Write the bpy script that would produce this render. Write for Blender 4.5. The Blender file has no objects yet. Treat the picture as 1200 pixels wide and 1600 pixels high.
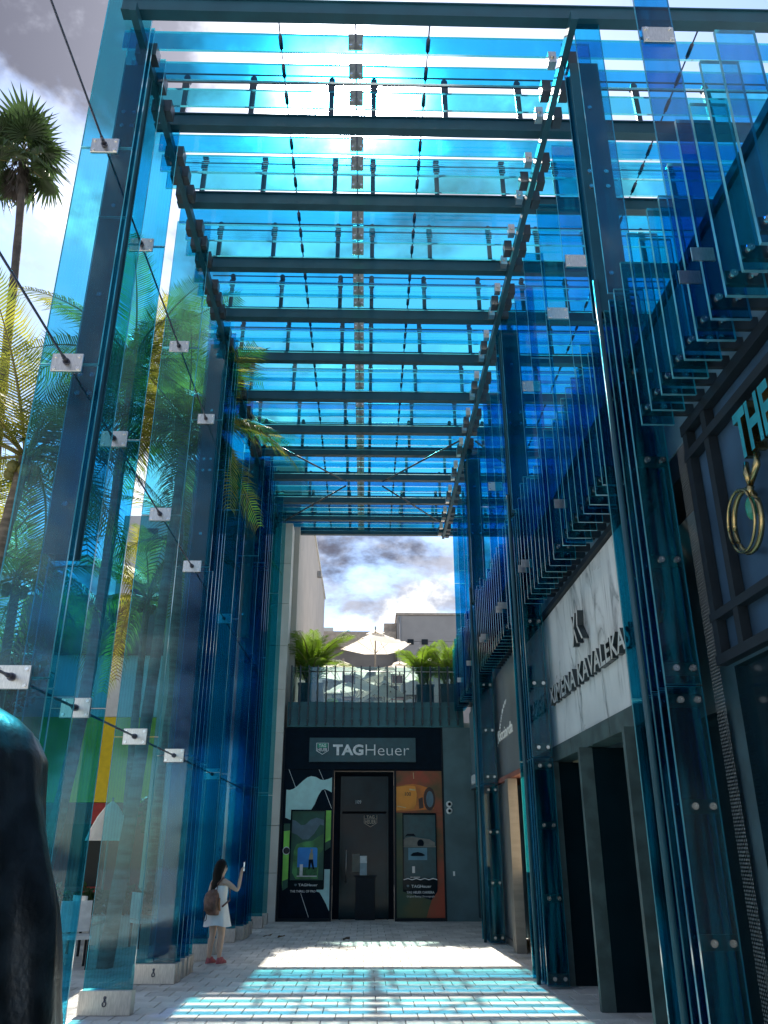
import bpy, bmesh, math, random
from mathutils import Vector, Matrix
random.seed(11)
SC = bpy.context.scene
COL = SC.collection
R = math.radians

# ------------------------------------------------------------------ camera, world, sun, exposure
cam_d = bpy.data.cameras.new('camera')
cam = bpy.data.objects.new('camera', cam_d)
COL.objects.link(cam)
cam.location = (0, 0, 1.75)
cam.rotation_euler = (R(90 + 22.45), 0, R(-1.25))
cam_d.sensor_fit = 'VERTICAL'
cam_d.sensor_height = 36
cam_d.lens = 1270 / 1600 * 36
cam_d.clip_start = 0.05
cam_d.clip_end = 2000
SC.camera = cam
SC.cycles.max_bounces = 64
SC.cycles.transparent_max_bounces = 64
SC.cycles.diffuse_bounces = 6
SC.cycles.glossy_bounces = 4
SC.cycles.transmission_bounces = 6
SC.cycles.sample_clamp_indirect = 6
SC.cycles.caustics_reflective = False
SC.cycles.use_denoising = True
SC.view_settings.view_transform = 'Standard'
SC.view_settings.look = 'None'
SC.view_settings.gamma = 1
SC.view_settings.use_curve_mapping = False
SC.view_settings.exposure = 2.6

SUN_EL, SUN_AZ = R(49.0), R(-2.1)          # azimuth from +Y towards +X
SUNV = Vector((math.sin(SUN_AZ) * math.cos(SUN_EL), math.cos(SUN_AZ) * math.cos(SUN_EL), math.sin(SUN_EL)))
sun_d = bpy.data.lights.new('sun', 'SUN')
sun_d.energy = 2.0
sun_d.angle = R(0.5)
sun_d.color = (1.0, 0.93, 0.81)
sun = bpy.data.objects.new('sun', sun_d)
COL.objects.link(sun)
sun.rotation_euler = (-SUNV).to_track_quat('-Z', 'Y').to_euler()

W = bpy.data.worlds.new('World')
SC.world = W
W.use_nodes = True
nt = W.node_tree
nt.nodes.clear()
def N(t, typ, **kw):
    n = t.nodes.new(typ)
    for k, v in kw.items():
        if k.startswith('i_'):
            n.inputs[int(k[2:])].default_value = v
        else:
            setattr(n, k, v)
    return n
def mth(t, op, a=None, b=None, c=None, clamp=False):
    n = t.nodes.new('ShaderNodeMath'); n.operation = op; n.use_clamp = clamp
    for i, v in enumerate((a, b, c)):
        if v is None: continue
        if isinstance(v, (int, float)): n.inputs[i].default_value = v
        else: t.links.new(v, n.inputs[i])
    return n.outputs[0]
def ramp(t, fac, stops, interp='EASE'):
    n = t.nodes.new('ShaderNodeValToRGB'); n.color_ramp.interpolation = interp
    el = n.color_ramp.elements
    while len(el) < len(stops): el.new(0.5)
    for e, (p, c) in zip(el, stops):
        e.position = p
        e.color = (c, c, c, 1) if isinstance(c, (int, float)) else (*c, 1)
    t.links.new(fac, n.inputs[0])
    return n.outputs[0]
def world():
    L = nt.links.new
    out = N(nt, 'ShaderNodeOutputWorld')
    sky = N(nt, 'ShaderNodeTexSky', sky_type='NISHITA', sun_disc=False, sun_elevation=SUN_EL, sun_rotation=SUN_AZ,
            air_density=1.0, dust_density=0.4, ozone_density=4.0)
    bs = N(nt, 'ShaderNodeBackground'); bs.inputs[1].default_value = 0.05
    L(sky.outputs[0], bs.inputs[0])
    tc = N(nt, 'ShaderNodeTexCoord')
    sx = N(nt, 'ShaderNodeSeparateXYZ'); L(tc.outputs['Generated'], sx.inputs[0])
    zz = mth(nt, 'MAXIMUM', mth(nt, 'ADD', sx.outputs[2], 0.62), 0.2)
    u = mth(nt, 'DIVIDE', sx.outputs[0], zz); v = mth(nt, 'DIVIDE', sx.outputs[1], zz)
    cb = N(nt, 'ShaderNodeCombineXYZ'); L(u, cb.inputs[0]); L(v, cb.inputs[1]); cb.inputs[2].default_value = 40.8
    n1 = N(nt, 'ShaderNodeTexNoise'); L(cb.outputs[0], n1.inputs['Vector'])
    n1.inputs['Scale'].default_value = 3.6; n1.inputs['Detail'].default_value = 9; n1.inputs['Roughness'].default_value = 0.58; n1.inputs['Distortion'].default_value = 0.25
    n2 = N(nt, 'ShaderNodeTexNoise'); cb2 = N(nt, 'ShaderNodeCombineXYZ'); L(u, cb2.inputs[0]); L(v, cb2.inputs[1]); cb2.inputs[2].default_value = 21.2; L(cb2.outputs[0], n2.inputs['Vector'])
    n2.inputs['Scale'].default_value = 5.2; n2.inputs['Detail'].default_value = 7; n2.inputs['Roughness'].default_value = 0.6
    dt = N(nt, 'ShaderNodeVectorMath', operation='DOT_PRODUCT'); L(tc.outputs['Generated'], dt.inputs[0]); dt.inputs[1].default_value = SUNV
    d = mth(nt, 'MAXIMUM', dt.outputs['Value'], 0.0)
    g1 = mth(nt, 'POWER', d, 800.0); g2 = mth(nt, 'POWER', d, 28.0); g3 = mth(nt, 'POWER', d, 5.0)
    mask = ramp(nt, n1.outputs[0], [(0.43, 0.0), (0.56, 1.0)])
    mask = mth(nt, 'ADD', mask, mth(nt, 'MULTIPLY', g2, 0.25), clamp=True)
    sh = ramp(nt, n2.outputs[0], [(0.38, (0.048, 0.050, 0.07)), (0.50, (0.185, 0.195, 0.235)), (0.60, (0.45, 0.465, 0.485))])
    # thin cloud scatters the sun forward: brighter towards it
    glow = mth(nt, 'ADD', mth(nt, 'ADD', mth(nt, 'MULTIPLY', g1, 80.0), mth(nt, 'MULTIPLY', g2, 0.45)), mth(nt, 'ADD', mth(nt, 'MULTIPLY', g3, 0.30), 0.55))
    vm = N(nt, 'ShaderNodeVectorMath', operation='SCALE'); ad = N(nt, 'ShaderNodeVectorMath', operation='ADD'); cg = N(nt, 'ShaderNodeCombineXYZ'); gg = mth(nt, 'MULTIPLY', mth(nt, 'POWER', d, 22.0), 0.07)
    for q in range(3): L(gg, cg.inputs[q])
    L(sh, ad.inputs[0]); L(cg.outputs[0], ad.inputs[1]); L(ad.outputs[0], vm.inputs[0]); L(glow, vm.inputs['Scale'])
    bc = N(nt, 'ShaderNodeBackground'); L(vm.outputs[0], bc.inputs[0]); bc.inputs[1].default_value = 0.76
    mx = N(nt, 'ShaderNodeMixShader'); L(mask, mx.inputs[0]); L(bs.outputs[0], mx.inputs[1]); L(bc.outputs[0], mx.inputs[2])
    L(mx.outputs[0], out.inputs[0])
world()

# ------------------------------------------------------------------ helpers
WL = {}
def box(bm, x0, x1, y0, y1, z0, z1, mi=0, edge=None):
    vs = [bm.verts.new(p) for p in ((x0,y0,z0),(x1,y0,z0),(x1,y1,z0),(x0,y1,z0),(x0,y0,z1),(x1,y0,z1),(x1,y1,z1),(x0,y1,z1))]
    for q in ((0,3,2,1),(4,5,6,7),(0,1,5,4),(1,2,6,5),(2,3,7,6),(3,0,4,7)):
        f = bm.faces.new([vs[i] for i in q]); f.material_index = mi
    return bm
def tube(bm, pts, r, seg=6, mi=0, smooth=True):
    pts = [Vector(p) for p in pts]
    rr = r if isinstance(r, (list, tuple)) else [r] * len(pts)
    rings = []
    for i, p in enumerate(pts):
        t = (pts[min(i+1, len(pts)-1)] - pts[max(i-1, 0)]).normalized()
        a = Vector((0,0,1)) if abs(t.z) < 0.9 else Vector((0,1,0))
        s = t.cross(a).normalized(); w = s.cross(t).normalized()
        rings.append([bm.verts.new(p + (s*math.cos(k*2*math.pi/seg) + w*math.sin(k*2*math.pi/seg)) * rr[i]) for k in range(seg)])
    for a, b in zip(rings, rings[1:]):
        for k in range(seg):
            f = bm.faces.new((a[k], a[(k+1)%seg], b[(k+1)%seg], b[k])); f.material_index = mi; f.smooth = smooth
    for rg in (rings[0], rings[-1]):
        f = bm.faces.new(rg); f.material_index = mi
    return bm
def disc(bm, c, axis, r, h, seg=10, mi=0):
    c = Vector(c); a = Vector(axis)
    return tube(bm, (c, c + a*h), r, seg, mi, False)
def loft(bm, rings, mi=0, smooth=True, cap=True):
    rv = [[bm.verts.new(p) for p in rg] for rg in rings]
    n = len(rv[0])
    for a, b in zip(rv, rv[1:]):
        for k in range(n):
            f = bm.faces.new((a[k], a[(k+1)%n], b[(k+1)%n], b[k])); f.smooth = smooth; f.material_index = mi
    if cap:
        bm.faces.new(rv[0]).material_index = mi; bm.faces.new(rv[-1]).material_index = mi
    return bm
def slab(bm, pts, y, th=0.004, mi=0):
    """flat polygon in the XZ plane facing -Y, front at y, thickness th behind it"""
    a = [bm.verts.new((x, y, z)) for x, z in pts]; b = [bm.verts.new((x, y+th, z)) for x, z in pts]
    n = len(a)
    for f in (a, b): bm.faces.new(f).material_index = mi
    for k in range(n):
        bm.faces.new((a[k], a[(k+1)%n], b[(k+1)%n], b[k])).material_index = mi
    return bm
def mesh_of(name, bm, mats):
    bmesh.ops.recalc_face_normals(bm, faces=bm.faces)
    me = bpy.data.meshes.new(name); bm.to_mesh(me); bm.free()
    for m in (mats if isinstance(mats, (list, tuple)) else [mats]): me.materials.append(m)
    return me
def put(name, me, parent=None, loc=(0,0,0), rot=None, scale=None):
    o = bpy.data.objects.new(name, me); COL.objects.link(o)
    WL[o.name] = Vector(loc)
    if parent is not None:
        o.parent = parent; o.location = Vector(loc) - WL[parent.name]
    else: o.location = loc
    if rot is not None: o.rotation_euler = rot
    if scale is not None: o.scale = scale
    return o
def ob(name, bm, mats, parent=None, loc=(0,0,0), **k):
    return put(name, mesh_of(name, bm, mats), parent, loc, **k)
def tag(o, label=None, cat=None, group=None, kind=None):
    if label: o['label'] = label
    if cat: o['category'] = cat
    if group: o['group'] = group
    if kind: o['kind'] = kind
    return o
def thing(name, label, cat, loc=(0,0,0), group=None):
    o = bpy.data.objects.new(name, None); COL.objects.link(o); o.location = loc; WL[o.name] = Vector(loc)
    o.empty_display_size = 0.2
    return tag(o, label, cat, group)
def BM(): return bmesh.new()
def bx(*a, **k): return box(BM(), *a, **k)

def pm(name, col, rough=0.6, metal=0.0, var=0.12, scale=6.0, bump=0.0, bscale=40.0, col2=None, spec=0.5, stretch=(1,1,1), trans=0.0, em=None):
    m = bpy.data.materials.new(name); m.use_nodes = True; t = m.node_tree; b = t.nodes['Principled BSDF']; L = t.links.new
    tc = t.nodes.new('ShaderNodeTexCoord'); mp = t.nodes.new('ShaderNodeMapping'); mp.inputs['Scale'].default_value = stretch
    L(tc.outputs['Object'], mp.inputs[0])
    n = t.nodes.new('ShaderNodeTexNoise'); n.inputs['Scale'].default_value = scale; n.inputs['Detail'].default_value = 5; L(mp.outputs[0], n.inputs['Vector'])
    mx = t.nodes.new('ShaderNodeMix'); mx.data_type = 'RGBA'
    c2 = col2 or tuple(c * (1 + var) for c in col); c1 = col if col2 else tuple(c * (1 - var) for c in col)
    mx.inputs[6].default_value = (*c1, 1); mx.inputs[7].default_value = (*c2, 1)
    f = ramp(t, n.outputs[0], [(0.35, 0.0), (0.65, 1.0)]); L(f, mx.inputs[0])
    L(mx.outputs[2], b.inputs['Base Color'])
    b.inputs['Metallic'].default_value = metal; b.inputs['Specular IOR Level'].default_value = spec
    rr = mth(t, 'ADD', mth(t, 'MULTIPLY', n.outputs[0], 0.16), max(rough - 0.08, 0.02)); L(rr, b.inputs['Roughness'])
    if bump:
        n2 = t.nodes.new('ShaderNodeTexNoise'); n2.inputs['Scale'].default_value = bscale; n2.inputs['Detail'].default_value = 4; L(mp.outputs[0], n2.inputs['Vector'])
        bp = t.nodes.new('ShaderNodeBump'); bp.inputs['Strength'].default_value = bump; bp.inputs['Distance'].default_value = 0.02
        L(n2.outputs[0], bp.inputs['Height']); L(bp.outputs[0], b.inputs['Normal'])
    if em:
        b.inputs['Emission Color'].default_value = (*em[0], 1); b.inputs['Emission Strength'].default_value = em[1]
    if trans:
        tl = t.nodes.new('ShaderNodeBsdfTranslucent'); L(mx.outputs[2], tl.inputs[0])
        ms = t.nodes.new('ShaderNodeMixShader'); ms.inputs[0].default_value = trans
        L(b.outputs[0], ms.inputs[1]); L(tl.outputs[0], ms.inputs[2]); L(ms.outputs[0], t.nodes['Material Output'].inputs[0])
    return m

def glass(name, T, frit=None, period=0.036, width=0.0045, fcol=(0.55, 0.78, 0.82), famt=0.5, dust_haze=0.008, refl=1.0):
    """laminated coloured sheet: T is the light passed by the whole sheet, half at each face; optional printed lines along X or Z"""
    m = bpy.data.materials.new(name); m.use_nodes = True; t = m.node_tree; L = t.links.new
    t.nodes.remove(t.nodes['Principled BSDF'])
    out = t.nodes['Material Output']
    tr = t.nodes.new('ShaderNodeBsdfTransparent')
    tc = t.nodes.new('ShaderNodeTexCoord')
    oi = t.nodes.new('ShaderNodeObjectInfo')
    n = t.nodes.new('ShaderNodeTexNoise'); n.inputs['Scale'].default_value = 0.9; n.inputs['Detail'].default_value = 3
    L(tc.outputs['Object'], n.inputs['Vector'])
    a = tuple(max(c, 0.0) ** 0.5 for c in T)
    mx = t.nodes.new('ShaderNodeMix'); mx.data_type = 'RGBA'
    mx.inputs[6].default_value = (*(min(1, c * 0.93) for c in a), 1); mx.inputs[7].default_value = (*(min(1, c * 1.06 + 0.01) for c in a), 1)
    f = mth(t, 'ADD', mth(t, 'MULTIPLY', n.outputs[0], 0.5), mth(t, 'MULTIPLY', oi.outputs['Random'], 0.6), clamp=True)
    L(f, mx.inputs[0]); L(mx.outputs[2], tr.inputs[0])
    gl = t.nodes.new('ShaderNodeBsdfGlossy'); gl.inputs['Roughness'].default_value = 0.03
    lw = t.nodes.new('ShaderNodeLayerWeight'); lw.inputs[0].default_value = 0.5
    fr = mth(t, 'ADD', mth(t, 'MULTIPLY', mth(t, 'POWER', lw.outputs['Facing'], 5.0), 0.8 * refl), 0.05 * refl)
    m1 = t.nodes.new('ShaderNodeMixShader'); L(fr, m1.inputs[0]); L(tr.outputs[0], m1.inputs[1]); L(gl.outputs[0], m1.inputs[2])
    df = t.nodes.new('ShaderNodeBsdfDiffuse'); df.inputs[0].default_value = (*fcol, 1)
    tl = t.nodes.new('ShaderNodeBsdfTranslucent'); tl.inputs[0].default_value = (*fcol, 1)
    ms = t.nodes.new('ShaderNodeMixShader'); ms.inputs[0].default_value = 0.5; L(df.outputs[0], ms.inputs[1]); L(tl.outputs[0], ms.inputs[2])
    nd = t.nodes.new('ShaderNodeTexNoise'); nd.inputs['Scale'].default_value = 5; nd.inputs['Detail'].default_value = 6
    mpd = t.nodes.new('ShaderNodeMapping'); mpd.inputs['Scale'].default_value = (3.0, 1.0, 0.12); L(tc.outputs['Object'], mpd.inputs[0]); L(mpd.outputs[0], nd.inputs['Vector'])
    fac = mth(t, 'MULTIPLY', ramp(t, nd.outputs[0], [(0.42, 0.1), (0.68, 1.5)]), dust_haze)  # dust streaks; higher amounts are painted coloured haze that makes panes look lit
    if frit:
        sx = t.nodes.new('ShaderNodeSeparateXYZ'); L(tc.outputs['Object'], sx.inputs[0])
        w = mth(t, 'LESS_THAN', mth(t, 'MODULO', sx.outputs[0 if frit == 'X' else 2], period), width)
        fac = mth(t, 'MAXIMUM', fac, mth(t, 'MULTIPLY', w, famt))
    m2 = t.nodes.new('ShaderNodeMixShader'); L(fac, m2.inputs[0]); L(m1.outputs[0], m2.inputs[1]); L(ms.outputs[0], m2.inputs[2])
    L(m2.outputs[0], out.inputs[0])
    return m
def glass_edge(name, col):
    m = bpy.data.materials.new(name); m.use_nodes = True; t = m.node_tree; L = t.links.new
    t.nodes.remove(t.nodes['Principled BSDF'])
    tl = t.nodes.new('ShaderNodeBsdfTranslucent'); tl.inputs[0].default_value = (*col, 1)
    df = t.nodes.new('ShaderNodeBsdfDiffuse'); df.inputs[0].default_value = (*col, 1)
    gl = t.nodes.new('ShaderNodeBsdfGlossy'); gl.inputs['Roughness'].default_value = 0.12
    n = t.nodes.new('ShaderNodeTexNoise'); n.inputs['Scale'].default_value = 7
    a = t.nodes.new('ShaderNodeMixShader'); a.inputs[0].default_value = 0.5; L(tl.outputs[0], a.inputs[1]); L(df.outputs[0], a.inputs[2])
    b = t.nodes.new('ShaderNodeMixShader'); L(mth(t, 'MULTIPLY', n.outputs[0], 0.7), b.inputs[0]); L(a.outputs[0], b.inputs[1]); L(gl.outputs[0], b.inputs[2])
    L(b.outputs[0], t.nodes['Material Output'].inputs[0])
    return m

# ------------------------------------------------------------------ materials
M = {}
G = {'teal': glass('teal_glass', (0.18, 0.56, 0.63), fcol=(0.1, 0.42, 0.48), dust_haze=0.045), 'teal_line': glass('lined_teal_glass', (0.09, 0.51, 0.64), 'X', fcol=(0.05, 0.38, 0.46), famt=0.17),
     'cyan': glass('cyan_glass', (0.06, 0.58, 0.76), fcol=(0.04, 0.36, 0.46), dust_haze=0.045), 'cyan_line': glass('lined_cyan_glass', (0.05, 0.50, 0.74), 'X', fcol=(0.06, 0.34, 0.44), famt=0.2),
     'azure': glass('azure_glass', (0.03, 0.46, 0.70), fcol=(0.02, 0.30, 0.42), dust_haze=0.06), 'blue': glass('blue_glass', (0.025, 0.34, 0.62), fcol=(0.02, 0.22, 0.38), dust_haze=0.06),
     'blue_line': glass('lined_blue_glass', (0.03, 0.38, 0.64), 'X', fcol=(0.06, 0.25, 0.36), famt=0.35),
     'roof_a': glass('azure_roof_glass', (0.018, 0.38, 0.64)), 'roof_b': glass('lined_roof_glass', (0.035, 0.45, 0.67), 'Z', period=0.04, width=0.008, fcol=(0.1, 0.6, 0.8), famt=0.4),
     'roof_c': glass('teal_roof_glass', (0.08, 0.55, 0.66)),
     'column': glass('column_glass', (0.12, 0.48, 0.60), fcol=(0.02, 0.36, 0.46), dust_haze=0.15), 'screen_a': glass('screen_teal_glass', (0.10, 0.64, 0.80), fcol=(0.03, 0.36, 0.46), dust_haze=0.07), 'screen_b': glass('screen_blue_glass', (0.05, 0.50, 0.76), fcol=(0.02, 0.28, 0.44), dust_haze=0.07),  # column and screen sheets: extra teal haze painted in for a lit look
     'clear': glass('pale_rail_glass', (0.55, 0.78, 0.78))}
EDGE = glass_edge('glass_edge', (0.16, 0.50, 0.58))
EDGEB = glass_edge('blue_glass_edge', (0.12, 0.42, 0.58))
M['steel'] = pm('blue_tinted_steel', (0.008, 0.055, 0.080), 0.45, 0.0, 0.12, 3, bump=0.05)  # blue tint of light through the glass is put into the base colour
M['dark_steel'] = pm('dark_steel', (0.035, 0.045, 0.055), 0.4, 0.3, 0.2, 4)
M['plate'] = pm('brushed_stainless', (0.62, 0.60, 0.56), 0.32, 1.0, 0.1, 20, stretch=(8, 1, 1))
M['bolt'] = pm('bolt_steel', (0.70, 0.70, 0.68), 0.25, 1.0, 0.1, 30)
M['shoe'] = pm('satin_steel', (0.55, 0.51, 0.46), 0.42, 0.75, 0.12, 12, stretch=(10, 10, 1), bump=0.04)
M['cable'] = pm('cable_steel', (0.10, 0.10, 0.13), 0.35, 0.8, 0.1, 30)
M['black'] = pm('black_hole', (0.01, 0.01, 0.012), 0.5)

# ------------------------------------------------------------------ setting: ground and pavers
M['ground'] = pm('concrete_ground', (0.42, 0.41, 0.385), 0.85, 0, 0.12, 0.8, bump=0.1)
M['joint'] = pm('sand_joint', (0.13, 0.125, 0.115), 0.9, 0, 0.2, 20)
def paver_mat():
    m = pm('pale_paver', (0.60, 0.585, 0.545), 0.8, 0, 0.10, 2.2, bump=0.18, bscale=90)
    t = m.node_tree; L = t.links.new; b = t.nodes['Principled BSDF']
    src = b.inputs['Base Color'].links[0].from_socket
    oi = t.nodes.new('ShaderNodeObjectInfo'); ge = t.nodes.new('ShaderNodeNewGeometry')
    rnd = mth(t, 'MODULO', mth(t, 'ADD', oi.outputs['Random'], ge.outputs['Random Per Island']), 1.0)
    hv = t.nodes.new('ShaderNodeHueSaturation'); L(mth(t, 'ADD', mth(t, 'MULTIPLY', rnd, 0.22), 0.86), hv.inputs['Value']); L(src, hv.inputs['Color'])
    # grime with shapes of its own in world space
    n = t.nodes.new('ShaderNodeTexNoise'); n.inputs['Scale'].default_value = 0.9; n.inputs['Detail'].default_value = 7; n.inputs['Roughness'].default_value = 0.65
    L(ge.outputs['Position'], n.inputs['Vector'])
    mx = t.nodes.new('ShaderNodeMix'); mx.data_type = 'RGBA'; mx.blend_type = 'MULTIPLY'
    mx.inputs[7].default_value = (0.72, 0.70, 0.66, 1); L(ramp(t, n.outputs[0], [(0.5, 0.0), (0.72, 1.0)]), mx.inputs[0]); L(hv.outputs[0], mx.inputs[6])
    # gum spots and darker stains
    vo = t.nodes.new('ShaderNodeTexVoronoi'); vo.inputs['Scale'].default_value = 1.7; L(ge.outputs['Position'], vo.inputs['Vector'])
    sp = t.nodes.new('ShaderNodeSeparateColor'); L(vo.outputs['Color'], sp.inputs[0])
    spot = mth(t, 'MULTIPLY', mth(t, 'LESS_THAN', vo.outputs['Distance'], mth(t, 'MULTIPLY', sp.outputs[0], 0.07)), 0.55)
    n3 = t.nodes.new('ShaderNodeTexNoise'); n3.inputs['Scale'].default_value = 2.6; n3.inputs['Detail'].default_value = 8; n3.inputs['Roughness'].default_value = 0.7; L(ge.outputs['Position'], n3.inputs['Vector'])
    st = mth(t, 'MAXIMUM', spot, mth(t, 'MULTIPLY', ramp(t, n3.outputs[0], [(0.56, 0.0), (0.72, 1.0)]), 0.35))
    mx2 = t.nodes.new('ShaderNodeMix'); mx2.data_type = 'RGBA'; mx2.blend_type = 'MULTIPLY'; mx2.inputs[7].default_value = (0.35, 0.33, 0.30, 1)
    L(st, mx2.inputs[0]); L(mx.outputs[2], mx2.inputs[6]); L(mx2.outputs[2], b.inputs['Base Color'])
    return m
M['paver'] = paver_mat()
g = ob('ground', bx(-400, 400, -60, 900, -0.4, -0.075), M['ground']); tag(g, kind='structure')
pv = ob('pavement', bx(-9.5, 3.6, -4, 24.2, -0.3, -0.032), M['joint']); tag(pv, kind='structure')
def pavers():
    PW, PD, gap = 0.31, 0.40, 0.009
    def paver_bm(bm, x, y, z=0.0):
        w, d = PW - gap, PD - gap; c = 0.006
        lo = [(x, y), (x+w, y), (x+w, y+d), (x, y+d)]; hi = [(x+c, y+c), (x+w-c, y+c), (x+w-c, y+d-c), (x+c, y+d-c)]
        a = [bm.verts.new((p[0], p[1], -0.045)) for p in lo]; b = [bm.verts.new((p[0], p[1], z-0.004)) for p in lo]; e = [bm.verts.new((p[0], p[1], z)) for p in hi]
        for u, v in ((a, b), (b, e)):
            for k in range(4): bm.faces.new((u[k], u[(k+1)%4], v[(k+1)%4], v[k]))
        bm.faces.new(e)
    bm = BM(); paver_bm(bm, 0, 0); me = mesh_of('paver', bm, M['paver'])
    spots, rest = [], []
    for j in range(-10, 60):
        y = j * PD
        if y > 23.6: break
        for i in range(-32, 12):
            x = i * PW + (PW/2 if j % 2 else 0)
            if x > 3.35 or x < -9.3: continue
            near = -2.95 < x < 2.75 and 10.2 < y
            (spots if near else rest).append((x, y))
    spots.sort(key=lambda p: p[1])
    rest += spots[296:]
    for x, y in spots[:296]:
        put('paver', me, pv, (x, y, random.uniform(-0.0025, 0.0015)))
    bm = BM()
    for x, y in rest: paver_bm(bm, x, y, random.uniform(-0.0025, 0.0015))
    tag(ob('far_pavers', bm, M['paver'], pv), kind='stuff')
pavers()

# ------------------------------------------------------------------ glass panes
PANES = {}
def pane(name, w, h, kind, parent, loc, th=0.03, edge=None):
    edge = edge or (EDGEB if kind in ('blue', 'azure', 'blue_line') else EDGE)
    k = (round(w, 3), round(h, 3), kind, th)
    if k not in PANES:
        bm = bx(0, w, 0, th, 0, h)
        for f in bm.faces:
            f.normal_update(); f.material_index = 0 if abs(f.normal.y) > 0.5 else 1
        PANES[k] = mesh_of('pane', bm, [G[kind], edge])
    return put(name, PANES[k], parent, loc)
def bolt_mesh(r, h):
    bm = BM(); disc(bm, (0, 0, 0), (0, -1, 0), r, h, 10)
    for f in bm.faces: f.smooth = False
    return mesh_of('bolt', bm, M['bolt'])
BOLT = bolt_mesh(0.018, 0.012); BIGBOLT = bolt_mesh(0.028, 0.02)
def plate_mesh():
    bm = bx(-0.15, 0.15, -0.03, 0, -0.1, 0.1)
    bmesh.ops.bevel(bm, geom=bm.edges[:], offset=0.004, segments=1, affect='EDGES')
    return mesh_of('clamp_plate', bm, M['plate'])
PLATE = plate_mesh()
def socket_mesh():
    bm = BM(); tube(bm, ((0, -0.03, 0), (0, -0.055, 0)), 0.034, 10); tube(bm, ((0, -0.055, 0), (0, -0.15, 0.0)), [0.024, 0.017], 10)
    return mesh_of('cable_socket', bm, M['cable'])
SOCK = socket_mesh()
def clamp_plate(parent, x, y, z, sock=True):
    p = put('clamp_plate', PLATE, parent, (x, y, z))
    for dx in (-0.115, 0.115):
        for dz in (-0.068, 0.068):
            put('bolt', BOLT, p, (x+dx, y-0.03, z+dz))
    if sock: put('cable_socket', SOCK, p, (x, y, z))
def shoe_mesh():
    bm = BM(); box(bm, -0.02, 0.58, -0.07, 0.10, 0, 0.25)
    bmesh.ops.bevel(bm, geom=bm.edges[:], offset=0.006, segments=1, affect='EDGES')
    return mesh_of('base_shoe', bm, M['shoe'])
SHOE = shoe_mesh()
def key_mesh():
    bm = BM()
    disc(bm, (0, 0, 0.05), (0, -1, 0), 0.017, 0.006, 12)
    ring = [(math.cos(a)*0.02, -0.014, math.sin(a)*0.024 - 0.012) for a in [i*math.pi/6 for i in range(13)]]
    tube(bm, ring, 0.006, 5)
    tube(bm, ((0, -0.006, 0.045), (0, -0.014, 0.012)), 0.009, 5)
    return mesh_of('lock_ring', bm, M['cable'])
KEY = key_mesh()

# ------------------------------------------------------------------ left row of tall glass fins
XL0, XL1, XC = -3.21, -2.65, -2.94
ZP = (3.06, 6.12, 8.93)
ordn = ['nearest', 'second', 'third', 'fourth', 'fifth', 'sixth', 'seventh', 'eighth', 'ninth', 'tenth', 'eleventh', 'twelfth', 'thirteenth', 'fourteenth', 'fifteenth', 'sixteenth', 'seventeenth', 'eighteenth', 'nineteenth', 'twentieth', 'twenty-first', 'twenty-second']
left_fins = [  # y, kind, plates, x0, x1
    (6.85, 'teal_line', 1, XL0, XL1), (7.12, 'cyan', 0, -3.0, -2.70), (7.55, 'teal', 0, -3.1, -2.66),
    (8.45, 'cyan_line', 1, XL0, XL1), (10.75, 'teal_line', 1, XL0, XL1), (13.05, 'teal_line', 1, XL0, XL1),
    (13.2, 'azure', 0, -3.0, -2.62), (13.62, 'azure', 0, -3.18, -2.64), (13.86, 'azure', 0, -3.2, -2.63), (14.1, 'cyan', 0, -3.2, -2.63),
    (15.55, 'azure', 0, XL0, XL1), (16.42, 'blue_line', 1, XL0, XL1), (18.4, 'cyan', 0, -3.1, -2.6),
    (18.9, 'azure', 0, XL0, -2.5), (19.2, 'blue_line', 0, XL0, -2.48), (19.5, 'azure', 0, XL0, -2.48),
    (20.1, 'azure', 1, XL0, -2.5), (21.5, 'cyan', 0, XL0, -2.42), (22.5, 'teal', 0, XL0, -2.42)]
FINGRP = 'tall glass fins standing along the left side'
looks = {'teal_line': 'pale teal glass fin with fine printed lines', 'cyan': 'clear cyan glass fin', 'azure': 'deep azure glass fin', 'blue': 'dark blue glass fin',
         'blue_line': 'blue glass fin with fine printed lines', 'cyan_line': 'cyan glass fin with fine printed lines', 'teal': 'pale teal glass fin'}
for i, (y, kind, pl, x0, x1) in enumerate(left_fins):
    t = thing('glass_fin', f'tall {looks[kind]}, {ordn[i]} in the left row', 'glass fin', ((x0+x1)/2, y, 0), FINGRP)
    w = x1 - x0
    zs = [0.10] + ([ZP[0], ZP[1], ZP[2]] if pl else ([3.02] if y == 13.2 else [3.02, 8.2])) + [11.42 if pl else (6.1 if y == 13.2 else 11.2)]
    for a, b in zip(zs, zs[1:]):
        pane('glass_pane', w, b - a - 0.014, kind, t, (x0, y, a + 0.007))
    if pl:
        for z in ZP: clamp_plate(t, XC, y, z)
    s = put('base_shoe', SHOE, t, (x0, y, 0), scale=(w/0.56, 1, 1))
    put('lock_ring', KEY, s, ((x0+x1)/2, y-0.072, 0.13))
for z, h in zip(ZP, ('lowest', 'middle', 'topmost')):
    c = ob('tension_cable', tube(BM(), [(XC, yy, z) for yy in (-2, 6, 12, 20.3)], 0.013, 6), M['cable'])
    tag(c, f'{h} of the three dark steel cables through the left glass fins', 'cable', 'cables through the left glass fins')

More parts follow.
